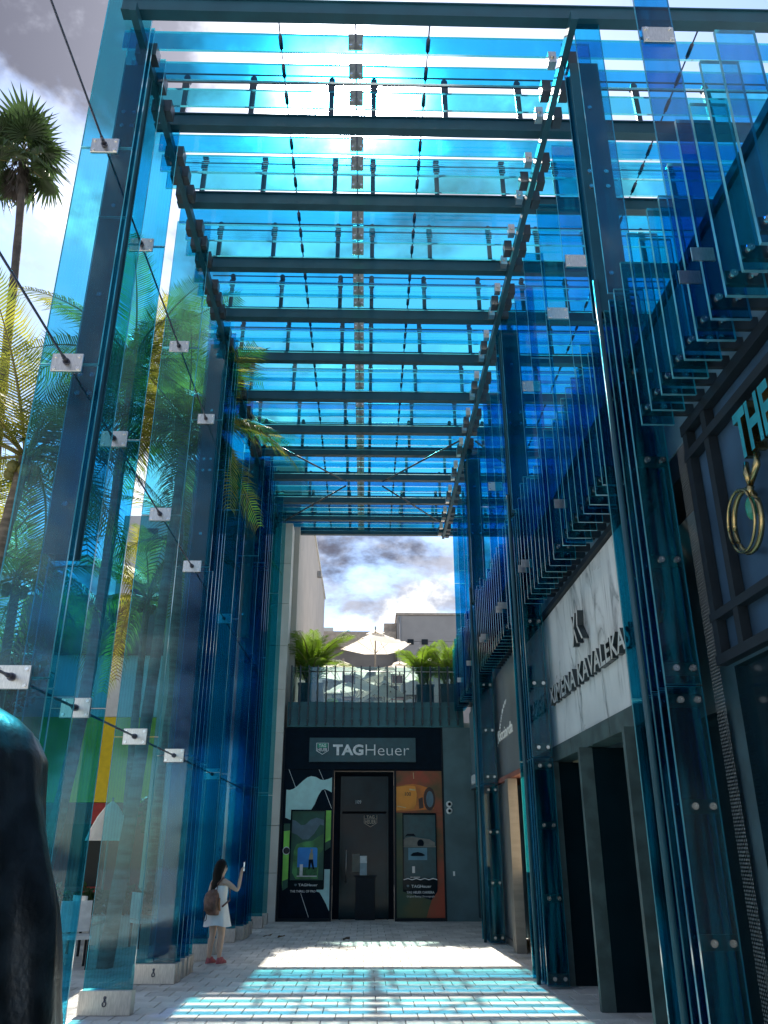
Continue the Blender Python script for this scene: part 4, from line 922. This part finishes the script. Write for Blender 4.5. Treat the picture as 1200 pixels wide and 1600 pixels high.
def fan_palm():
    base, top = Vector((-7.9, 18.0, -0.05)), Vector((-10.05, 18.0, 20.3))
    t = thing('fan_palm', 'very tall slim fan palm against the clouds at the upper left', 'palm tree', base)
    bm = BM(); pts = []; rr = []
    for i in range(31):
        a = i/30; pts.append(base.lerp(top, a) + Vector((0.05*math.sin(a*9), 0, 0))); rr.append((0.15-0.05*a)*(1.05 if i % 2 else 0.97))
    tube(bm, pts, rr, 9); ob('trunk', bm, DARKBARK, t)
    def fan(name, mat, nb=26, rad=0.95, fold=0.5, sag=0.3):
        bm = BM(); tube(bm, ((0,0,0), (0.45, 0, 0.05), (0.9, 0, 0.0)), [0.022, 0.018, 0.014], 5, 1)
        c = Vector((0.9, 0, 0))
        for i in range(nb):
            a = R(-150 + 300*i/(nb-1)); d = Vector((math.cos(a), math.sin(a), 0)); s = Vector((-d.y, d.x, 0))
            l = rad*(0.8 + 0.3*math.cos(a*0.5))*random.uniform(0.9, 1.08)
            h = R(300/(nb-1)/2)
            m1 = c + d*l*0.55 + Vector((0,0,-0.05*l)); tip = c + d*l + Vector((0,0,-sag*l*random.uniform(0.6, 1.5)))
            w = l*0.55*math.tan(h)
            v = [bm.verts.new(q) for q in (c, m1 + s*w + Vector((0,0,0.02)), m1 - Vector((0,0,0.03)), m1 - s*w + Vector((0,0,0.02)), tip)]
            bm.faces.new((v[0], v[2], v[1])); bm.faces.new((v[0], v[3], v[2])); bm.faces.new((v[1], v[2], v[4])); bm.faces.new((v[2], v[3], v[4]))
        return mesh_of(name, bm, [LEAF[mat], RIB])
    fs = [fan('leaf', 'fan'), fan('leaf', 'fan', 24, 1.0, sag=0.5)]; fd = fan('leaf', 'dry', 22, 0.9, sag=0.9)
    rnd = random.Random(5)
    for i in range(23):
        a = i/22*0.92; el = R(75 - 125*a + rnd.uniform(-10, 10)); az = i*2.39996
        put('leaf', fs[i % 2] if a < 0.93 else fd, t, top + Vector((0, 0, -0.5*a)), rot=(rnd.uniform(-0.5, 0.5), -el, az), scale=(rnd.uniform(0.7, 0.95),)*3)
    bm = BM()
    for i in range(260):
        a = rnd.uniform(0, 6.28); z = rnd.uniform(0, 1); r_ = 0.12 + 0.38*math.sin(math.pi*min(1, 0.15+z*0.8))*rnd.uniform(0.5, 1)
        p = top + Vector((math.cos(a)*r_*0.7, math.sin(a)*r_*0.7, -0.4-1.0*z)); d = Vector((math.cos(a+0.4)*0.15, math.sin(a+0.4)*0.15, -0.35)); s = Vector((-math.sin(a), math.cos(a), 0))*0.03
        v = [bm.verts.new(q) for q in (p-s, p+s, p+d)]; bm.faces.new(v)
    tag(ob('dead_skirt', bm, DARKBARK, t), kind='stuff')
fan_palm()
def planter_palm(x, y, h, seed, label, plabel, w=0.36):
    rnd = random.Random(seed)
    pot = thing('planter', plabel, 'planter', (x, y, 5.05), 'planters on the terrace')
    bm = bx(x-w, x+w, y-w, y+w, 5.05, 6.15); box(bm, x-w-0.02, x+w+0.02, y-w-0.02, y+w+0.02, 6.15, 6.22); ob('tub', bm, pm('dark_tub', (0.02, 0.06, 0.09), 0.4), pot)
    t = thing('potted_palm', label, 'potted palm', (x, y, 6.2), 'feathery palms on the terrace')
    me = [frond_mesh('frond', 1.5, dr, 0, n=30, ll=0.9, wid=0.03, mat='areca', up=0.3) for dr in (0.4, 0.9)]
    for i in range(24):
        az = i*2.39996; a = rnd.random()
        put('frond', me[i % 2], t, (x + rnd.uniform(-0.15, 0.15), y + rnd.uniform(-0.15, 0.15), 6.2 + 0.35*h*rnd.random()), rot=(rnd.uniform(-0.3, 0.3), -R(30+45*a), az), scale=(h*rnd.uniform(0.7, 1.0),)*3)
    bm = BM()
    for i in range(7):
        a = i*0.9; tube(bm, ((x+0.12*math.cos(a), y+0.12*math.sin(a), 6.18), (x+0.25*math.cos(a), y+0.25*math.sin(a), 6.2+0.7*h)), 0.018, 5)
    ob('stem', bm, RIB, t)
planter_palm(-1.62, 24.3, 1.15, 3, 'bright green feathery palm in the left planter by the pale pillar', 'dark blue square planter at the left end of the terrace')
planter_palm(1.75, 24.4, 0.85, 4, 'bright green feathery palm in the middle right planter', 'dark blue square planter right of the red backed chair', 0.25)
planter_palm(2.45, 24.3, 0.95, 5, 'bright green feathery palm at the right end beside the glass fins', 'dark blue square planter at the right end of the terrace', 0.25)

def leafy(bm, c, rad, n, size, rnd):
    for i in range(n):
        while True:
            p = Vector((rnd.uniform(-1, 1), rnd.uniform(-1, 1), rnd.uniform(-1, 1)))
            if 0.25 < p.length < 1: break
        q = Vector(c) + Vector((p.x*rad[0], p.y*rad[1], p.z*rad[2]))
        d = Vector((rnd.gauss(0, 1), rnd.gauss(0, 1), rnd.gauss(0, 1)-0.4)).normalized(); s = d.cross(Vector((rnd.random(), rnd.random(), 1))).normalized(); l = size*rnd.uniform(0.6, 1.3)
        v = [bm.verts.new(x) for x in (q, q + d*l*0.5 + s*l*0.28, q + d*l, q + d*l*0.5 - s*l*0.28)]; bm.faces.new(v)
def tree(x, y, h, w, label, mat='tree', seed=0, n=2600, trunk=True):
    rnd = random.Random(seed); t = thing('leafy_tree', label, 'tree', (x, y, -0.05), 'trees and bushes behind the garden')
    bm = BM(); tube(bm, ((x, y, -0.1), (x+0.1, y, h*0.3), (x-0.1, y+0.1, h*0.55)), [0.16, 0.12, 0.07], 8)
    for k in range(5):
        a = k*1.26; tube(bm, ((x, y, h*(0.28+0.03*k)), (x+math.cos(a)*w*0.3, y+math.sin(a)*w*0.3, h*0.55), (x+math.cos(a)*w*0.6, y+math.sin(a)*w*0.6, h*0.8)), [0.07, 0.05, 0.02], 6)
    ob('trunk', bm, DARKBARK, t)
    bm = BM()
    for k in range(16):
        a = rnd.uniform(0, 6.28); rr = w*rnd.uniform(0.1, 0.75); zc = h*rnd.uniform(0.38, 0.9)
        leafy(bm, (x+math.cos(a)*rr, y+math.sin(a)*rr, zc), (w*0.38, w*0.38, h*0.13), n//16, 0.28, rnd)
    ob('crown', bm, LEAF[mat], t)
for i, (x, y, h, w, lb, mat) in enumerate([(-13.5, 29, 9.5, 2.6, 'dark green leafy tree at the far left behind the palms', 'tree'), (-15.5, 32.0, 11.0, 2.4, 'tall dark leafy tree left of the painted bands', 'tree'),
        (-4.6, 30.5, 9.5, 1.7, 'dark leafy tree at the right end of the painted building', 'tree'), (-9.0, 43.0, 16.5, 2.6, 'dark leafy tree above the painted building roof', 'tree'),
        (-8.7, 13.2, 4.6, 1.6, 'grey green bushy tree behind the dark sculpture', 'grey'), (-5.7, 27.0, 4.6, 1.1, 'low dark bushy tree in front of the red band', 'tree'), (-4.4, 27.5, 6.0, 1.0, 'slim dark bushy tree by the beige building', 'tree'), (-12.2, 23.0, 7.5, 2.2, 'broad dark tree beside the fan palm trunk', 'tree')]):
    tree(x, y, h, w, lb, mat, 20+i, 4200)

# ------------------------------------------------------------------ garden furniture seen through the fins
def garden():
    canvas = pm('white_canvas', (0.72, 0.72, 0.68), 0.9, 0, 0.05, trans=0.3); polem = bpy.data.materials['umbrella_pole']
    for x, y, lb in ((-5.7, 19.6, 'closed white garden umbrella right of the red band, nearer one'), (-4.3, 24.6, 'closed white garden umbrella farther back near the beige building')):
        u = thing('umbrella', lb, 'umbrella', (x, y, 0), 'white umbrellas in the garden')
        rings = []
        for z, r_ in ((1.9, 0.46), (2.1, 0.40), (2.4, 0.27), (2.62, 0.13), (2.72, 0.03)):
            rings.append([(x+math.cos(a)*r_*(1+0.12*math.cos(4*a)), y+math.sin(a)*r_*(1+0.12*math.cos(4*a)), z + (0.05*math.cos(4*a) if z < 1.8 else 0)) for a in [k*math.pi/8 for k in range(16)]])
        ob('canopy', loft(BM(), rings, cap=False), canvas, u); ob('pole', tube(BM(), ((x, y, -0.03), (x, y, 2.8)), 0.025, 8), polem, u)
    wh = pm('white_chair', (0.66, 0.66, 0.63), 0.5)
    for x, y, rz, lb in ((-4.6, 14.6, 0.4, 'white garden chair nearest the lined glass fin'), (-5.3, 16.2, -0.8, 'white garden chair beside the low table'), (-4.2, 17.6, 2.2, 'white garden chair behind the second shoe')):
        c = thing('chair', lb, 'chair', (x, y, 0), 'white chairs in the garden')
        ca, sa = math.cos(rz), math.sin(rz)
        def part(nm, bm, m):
            for v in bm.verts: v.co = (x + v.co.x*ca - v.co.y*sa, y + v.co.x*sa + v.co.y*ca, v.co.z)
            ob(nm, bm, m, c)
        part('seat', bx(-0.24, 0.24, -0.24, 0.24, 0.42, 0.47), wh); part('backrest', bx(-0.24, 0.24, 0.21, 0.25, 0.50, 0.95), wh)
        for sx in (-0.21, 0.21):
            for sy in (-0.21, 0.21): part('leg', bx(sx-0.018, sx+0.018, sy-0.018, sy+0.018, -0.03, 0.42), M['frame'])
    c = thing('table', 'low grey garden table among the white chairs', 'table', (-4.9, 15.5, 0)); ob('tabletop', bx(-5.3, -4.5, 15.1, 15.9, 0.55, 0.6), M['shoe'], c)
    for sx in (-5.25, -4.6):
        for sy in (15.15, 15.8): ob('leg', bx(sx, sx+0.05, sy, sy+0.05, -0.03, 0.55), M['shoe'], c)
    pl = thing('planter', 'long pale stone planter bed behind the garden chairs', 'planter', (-6, 18.5, 0)); ob('tub', bx(-8.5, -4.0, 18.0, 18.9, -0.03, 0.5), pm('pale_concrete', (0.45, 0.43, 0.40), 0.8), pl)
    bm = BM(); rnd = random.Random(8)
    for k in range(22): leafy(bm, (-8.3+k*0.2, 18.45, 0.72), (0.25, 0.35, 0.3), 70, 0.22, rnd)
    h = ob('shrub', bm, LEAF['tree']); tag(h, 'dark green shrubs growing in the long pale planter', 'shrub')
    for k, (x, y) in enumerate(((-3.9, 28.5), (-5.5, 29.5))):
        bm = BM(); leafy(bm, (x, y, 1.2), (0.9, 0.8, 1.3), 1500, 0.3, rnd); tag(ob('bush', bm, LEAF['tree']), ('round dark bush nearer the beige building', 'round dark bush before the red band')[k], 'bush', 'garden bushes')
garden()

# ------------------------------------------------------------------ woman taking a picture
def woman():
    X0, Y0, H = -2.42, 15.0, R(55)
    ch, sh_ = math.cos(H), math.sin(H)
    def P(f, r, z): return Vector((X0 + f*ch + r*sh_, Y0 + f*sh_ - r*ch, z))
    hc, hs = math.cos(R(48)), math.sin(R(48))
    def PH(f, r, z): return P(f*hc - r*hs, f*hs + r*hc, z)
    skin = pm('skin', (0.55, 0.36, 0.26), 0.5, 0, 0.06, 8); dressm = pm('white_cotton', (0.76, 0.77, 0.76), 0.85, 0, 0.04, 6, bump=0.15, bscale=30)
    hairm = pm('black_hair', (0.005, 0.0045, 0.005), 0.6, 0, 0.2, 3, stretch=(30, 30, 2), bump=0.5, bscale=40, spec=0.2); shoem = pm('rose_sneaker', (0.45, 0.12, 0.13), 0.7, 0, 0.2, 30); sole = pm('white_sole', (0.7, 0.68, 0.66), 0.6)
    t = thing('person', 'woman in a short white dress with long black hair holding up a phone', 'person', (X0, Y0, 0))
    V, E_, RAD = [], [], []
    def add(p, rad, par=None):
        V.append(P(*p)); RAD.append(rad)
        if par is not None: E_.append((par, len(V)-1))
        return len(V)-1
    pel = add((0, 0, 0.83), 0.125); wa = add((0.0, 0, 0.97), 0.10, pel); chs = add((0.005, 0, 1.12), 0.115, wa); up = add((-0.01, 0, 1.22), 0.085, chs)
    nk = add((0.005, 0, 1.30), 0.044, up); hb = add((0.018, 0.016, 1.37), 0.058, nk); hd = add((0.02, 0.02, 1.45), 0.078, hb); ht = add((0.01, 0.01, 1.515), 0.06, hd)
    add((0.108*hc, 0.108*hs, 1.425), 0.013, hd)
    def hand(wr, wpos, d, side, up_):
        d, side, up_ = Vector(d), Vector(side), Vector(up_); w = Vector(wpos)
        pa = add(w + d*0.05, 0.024, wr); kn = []
        for k in range(4):
            o = (k-1.5)*0.019; ln = (0.055, 0.066, 0.062, 0.048)[k]
            b = add(w + d*0.085 + side*o, 0.0095, pa); m_ = add(w + d*(0.085+ln*0.55) + side*o*1.1 + up_*0.012, 0.008, b); add(w + d*(0.085+ln*0.8) + side*o*1.1 + up_*0.034, 0.007, m_)
        th = add(w + d*0.045 - side*0.035 + up_*0.012, 0.011, pa); add(w + d*0.078 - side*0.045 + up_*0.030, 0.009, th)
    sr = add((-0.005, 0.15, 1.225), 0.050, up); er = add((0.12, 0.30, 1.09), 0.038, sr); wr = add((0.20, 0.28, 1.315), 0.025, er); hand(wr, (0.20, 0.28, 1.315), (0.08, 0.0, 0.99), (-0.45, 0.85, 0.0), (0.8, 0.45, 0))
    sl = add((-0.005, -0.15, 1.225), 0.048, up); el = add((-0.03, -0.205, 0.98), 0.036, sl); wl = add((0.13, -0.16, 0.85), 0.024, el); hand(wl, (0.13, -0.16, 0.85), (0.75, 0.2, -0.6), (0.1, 0.95, 0.2), (0.3, 0.2, 0.9))
    for s, ff in ((1, 0.03), (-1, -0.03)):
        hp = add((0.0, s*0.08, 0.76), 0.092, pel); th = add((0.012+ff*0.4, s*0.082, 0.60), 0.078, hp); kn = add((0.02+ff*0.7, s*0.08, 0.43), 0.053, th); cf = add((-0.005+ff, s*0.08, 0.31), 0.052, kn); an = add((-0.02+ff, s*0.08, 0.09), 0.032, cf); add((0.08+ff, s*0.09, 0.045), 0.03, an)
    me = bpy.data.meshes.new('body'); me.from_pydata([tuple(v) for v in V], E_, []); o = bpy.data.objects.new('body_tmp', me); COL.objects.link(o)
    sm = o.modifiers.new('s', 'SKIN'); sm.use_smooth_shade = True; o.modifiers.new('d', 'SUBSURF').levels = 2; o.modifiers['d'].render_levels = 2
    for i, sv in enumerate(me.skin_vertices[0].data): sv.radius = (RAD[i], RAD[i]); sv.use_root = (i == 0)
    bpy.context.view_layer.update()
    bme = bpy.data.meshes.new_from_object(o.evaluated_get(bpy.context.evaluated_depsgraph_get())); bpy.data.objects.remove(o)
    bme.materials.clear(); bme.materials.append(skin)
    for p in bme.polygons: p.use_smooth = True
    put('body', bme, t)
    n = 28
    def ring(z, a, b, f0=0.0, r0=0.0, wav=0.0, fr=7): return [P(f0 + math.cos(k*2*math.pi/n)*a*(1+wav*math.sin(k*2*math.pi/n*fr)), r0 + math.sin(k*2*math.pi/n)*b*(1+wav*math.sin(k*2*math.pi/n*fr)), z + wav*0.15*math.sin(k*2*math.pi/n*3)) for k in range(n)]
    bm = BM(); loft(bm, [ring(0.57, 0.195, 0.225, 0.0, 0.01, 0.11), ring(0.64, 0.188, 0.215, 0, 0, 0.085), ring(0.74, 0.172, 0.20, 0, 0, 0.05), ring(0.84, 0.152, 0.178, 0, 0, 0.01), ring(0.96, 0.122, 0.145, 0, 0, 0.01), ring(1.05, 0.130, 0.15), ring(1.13, 0.135, 0.148), ring(1.17, 0.118, 0.14)], cap=False); ob('dress', bm, dressm, t)
    bm = BM()
    for s in (-1, 1): tube(bm, (P(0.11, s*0.07, 1.165), P(0.07, s*0.085, 1.26), P(-0.02, s*0.085, 1.29), P(-0.095, s*0.075, 1.23), P(-0.115, s*0.07, 1.165)), 0.008, 5)
    ob('dress_strap', bm, dressm, t)
    bm = BM(); loft(bm, [ring(1.0, 0.022, 0.03, -0.10, -0.05), ring(1.12, 0.032, 0.06, -0.115, -0.02), ring(1.24, 0.042, 0.085, -0.085, 0, 0.04), ring(1.34, 0.065, 0.090, -0.050, -0.022, 0.03), ring(1.42, 0.086, 0.092, -0.026, -0.012, 0.03), ring(1.49, 0.092, 0.092, -0.008, 0.002, 0.02), ring(1.545, 0.072, 0.07, 0.0, 0.006), ring(1.572, 0.03, 0.03, 0.0, 0.005)]); ob('hair', bm, hairm, t)
    for s in (-1, 1):
        bm = BM(); bmesh.ops.create_uvsphere(bm, u_segments=8, v_segments=6, radius=0.011, matrix=Matrix.Translation(PH(0.098, s*0.03, 1.452))); ob('eye', bm, M['black'], t)
        f0 = 0.03*s
        bm = BM(); loft(bm, [[P(f0+0.035+math.cos(k*math.pi/8)*a, s*0.087+math.sin(k*math.pi/8)*b, z) for k in range(16)] for z, a, b in ((0.022, 0.118, 0.044), (0.05, 0.112, 0.042))] + [[P(f0+0.01+math.cos(k*math.pi/8)*a, s*0.085+math.sin(k*math.pi/8)*b, z) for k in range(16)] for z, a, b in ((0.085, 0.075, 0.038), (0.115, 0.05, 0.036))]); sh = ob('shoe', bm, shoem, t)
        bm = BM(); loft(bm, [[P(f0+0.035+math.cos(k*math.pi/8)*0.122, s*0.087+math.sin(k*math.pi/8)*0.047, z) for k in range(16)] for z in (0.0, 0.022)], smooth=False); ob('sole', bm, sole, sh)
    bm = BM(); tube(bm, (PH(0.095, -0.018, 1.395), PH(0.102, 0, 1.394), PH(0.095, 0.018, 1.395)), 0.005, 5); ob('mouth', bm, pm('lips', (0.35, 0.10, 0.09), 0.5), t)
    # phone
    ph = thing('phone', 'dark phone held upright in the raised right hand of the woman', 'phone', P(0.245, 0.305, 1.38))
    bm = BM()
    for f_ in (0.296, 0.305): pass
    c = P(0.245, 0.305, 1.455); h2 = H - R(30); fx = Vector((math.cos(h2), math.sin(h2), 0)); rx = Vector((math.sin(h2), -math.cos(h2), 0))
    vs = [bm.verts.new(c + fx*a + rx*b + Vector((0, 0, z))) for z in (-0.075, 0.075) for a, b in ((-0.005, -0.037), (0.005, -0.037), (0.005, 0.037), (-0.005, 0.037))]
    for q in ((0,3,2,1), (4,5,6,7), (0,1,5,4), (1,2,6,5), (2,3,7,6), (3,0,4,7)): bm.faces.new([vs[i] for i in q])
    ob('phone_body', bm, M['black_gloss'], ph)
    bm = BM(); v = [bm.verts.new(c - fx*0.0062 + rx*b + Vector((0, 0, z))) for b, z in ((-0.033, -0.068), (0.033, -0.068), (0.033, 0.068), (-0.033, 0.068))]; bm.faces.new(v); ob('screen', bm, pm('phone_screen', (0.05, 0.12, 0.16), 0.1, em=((0.3, 0.6, 0.8), 0.06)), ph)
    # backpack
    brown = pm('brown_leather', (0.17, 0.085, 0.06), 0.55, 0, 0.35, 14, bump=0.3, bscale=60); tan = pm('tan_leather', (0.36, 0.15, 0.06), 0.5)
    k = thing('backpack', 'small brown leather backpack on the back of the woman', 'backpack', P(-0.2, 0.03, 0.75))
    def rr(z, w, d, tilt): 
        return [P(-0.135 - d/2 + (d/2)*(abs(math.cos(a))**0.5)*(1 if math.cos(a) > 0 else -1), 0.03 + tilt*(1.12-z) + (w/2)*(abs(math.sin(a))**0.5)*(1 if math.sin(a) > 0 else -1), z) for a in [i*2*math.pi/24 for i in range(24)]]
    bm = BM(); loft(bm, [rr(0.735, 0.17, 0.08, 0.12), rr(0.75, 0.21, 0.115, 0.12), rr(0.84, 0.27, 0.15, 0.12), rr(0.95, 0.28, 0.155, 0.12), rr(1.05, 0.23, 0.13, 0.12), rr(1.10, 0.14, 0.08, 0.12), rr(1.115, 0.06, 0.03, 0.12)]); ob('bag', bm, brown, k)
    bm = BM(); loft(bm, [[P(-0.292 + 0.012*math.cos(a), 0.05 + 0.085*math.sin(a), z) for a in [i*math.pi/8 for i in range(16)]] for z in (0.80, 0.94)]); ob('pocket', bm, brown, k)
    bm = BM(); tube(bm, (P(-0.17, 0.21, 0.80), P(-0.2, 0.205, 0.90), P(-0.18, 0.195, 0.99)), [0.012, 0.02, 0.012], 6); ob('side_trim', bm, tan, k)
    for s in (-1, 1):
        bm = BM(); tube(bm, (P(-0.135, 0.02+s*0.05, 1.08), P(-0.12, s*0.075, 1.2), P(-0.03, s*0.10, 1.285), P(0.07, s*0.105, 1.24), P(0.135, s*0.11, 1.10), P(0.10, s*0.155, 0.95), P(-0.08, s*0.17, 0.86)), 0.014, 6); ob('strap', bm, brown, k)
    bm = BM(); tube(bm, [P(-0.19, -0.11 - 0.03*math.sin(a*3), 0.86 - 0.22*a) for a in [i/12 for i in range(13)]] + [P(-0.2, -0.10 + 0.05*math.sin(a*3.1), 0.64 - 0.03*math.sin(a*3.1) + 0.16*a) for a in [i/8 for i in range(1, 9)]], 0.006, 5); ob('loose_strap', bm, M['black'], k)
woman()

# ------------------------------------------------------------------ dark sculpture close by at the left
def sculpture():
    br = pm('black_bronze', (0.005, 0.008, 0.011), 0.33, 0.0, 0.6, 9, bump=0.10, bscale=55, spec=0.5)
    t = thing('sculpture', 'big black draped sculpture cut off by the lower left edge', 'sculpture', (-2.0, 3.0, 0))
    prof = [(-0.03, 1.17), (0.5, 1.13), (0.86, 1.08), (1.24, 1.02), (1.56, 0.955), (1.74, 0.91), (1.92, 0.865), (2.05, 0.84), (2.13, 0.79), (2.18, 0.73), (2.23, 0.64), (2.29, 0.52), (2.34, 0.38), (2.37, 0.2), (2.39, 0.03)]
    n = 140; rings = []
    dense = []
    for (za, ra), (zb, rb) in zip(prof, prof[1:]):
        m_ = max(2, int((zb-za)/0.022))
        dense += [(za+(zb-za)*q/m_, ra+(rb-ra)*q/m_) for q in range(m_)]
    dense.append(prof[-1])
    for z, r_ in dense:
        rg = []
        for k in range(n):
            a = -math.pi + k*2*math.pi/n
            top_ = min(1, max(0, (2.4-z)/0.6))
            f = 1 + 0.020*math.sin(a*9 + z*1.1)*top_ + 0.012*math.sin(a*17 - z*2.3) + 0.010*math.sin(z*9 + a*3) + 0.004*math.sin(a*41+z*6)
            f += 0.030*math.exp(-((a + 0.50 + 0.10*(z-1.5))/0.045)**2)*top_ + 0.022*math.exp(-((a + 1.35 - 0.15*(z-1.5))/0.06)**2)*top_
            if a < -0.55: f += 0.016*math.exp(-((z - 1.53 - 0.08*(a+0.5))/0.022)**2)
            rg.append((-2.0 + math.cos(a)*r_*f, 3.0 + math.sin(a)*r_*f*0.8, z))
        rings.append(rg)
    ob('drapery', loft(BM(), rings), br, t)
    ob('plinth', bx(-3.2, -0.95, 2.1, 3.9, -0.03, -0.001), M['dark_stone'], t)
sculpture()

# ------------------------------------------------------------------ litter
for x, y, sd, lb in ((-0.36, 18.6, 1, 'dark crumpled leaf in the middle of the passage floor'), (-2.05, 19.4, 2, 'dry curled leaf near the base of the left fins'), (-1.72, 19.1, 3, 'small dry leaf right of the other left leaf')):
    rnd = random.Random(sd); bm = BM()
    pts = [(math.cos(a)*rnd.uniform(0.06, 0.12), math.sin(a)*rnd.uniform(0.03, 0.06)) for a in [i*math.pi/4 for i in range(8)]]
    v = [bm.verts.new((x+px, y+py, 0.01+rnd.uniform(0, 0.07))) for px, py in pts]; c = bm.verts.new((x, y, 0.035))
    for i in range(8): bm.faces.new((v[i], v[(i+1) % 8], c))
    tag(ob('fallen_leaf', bm, LEAF['dry'] if sd > 1 else DARKBARK), lb, 'leaf', 'fallen leaves on the pavement')
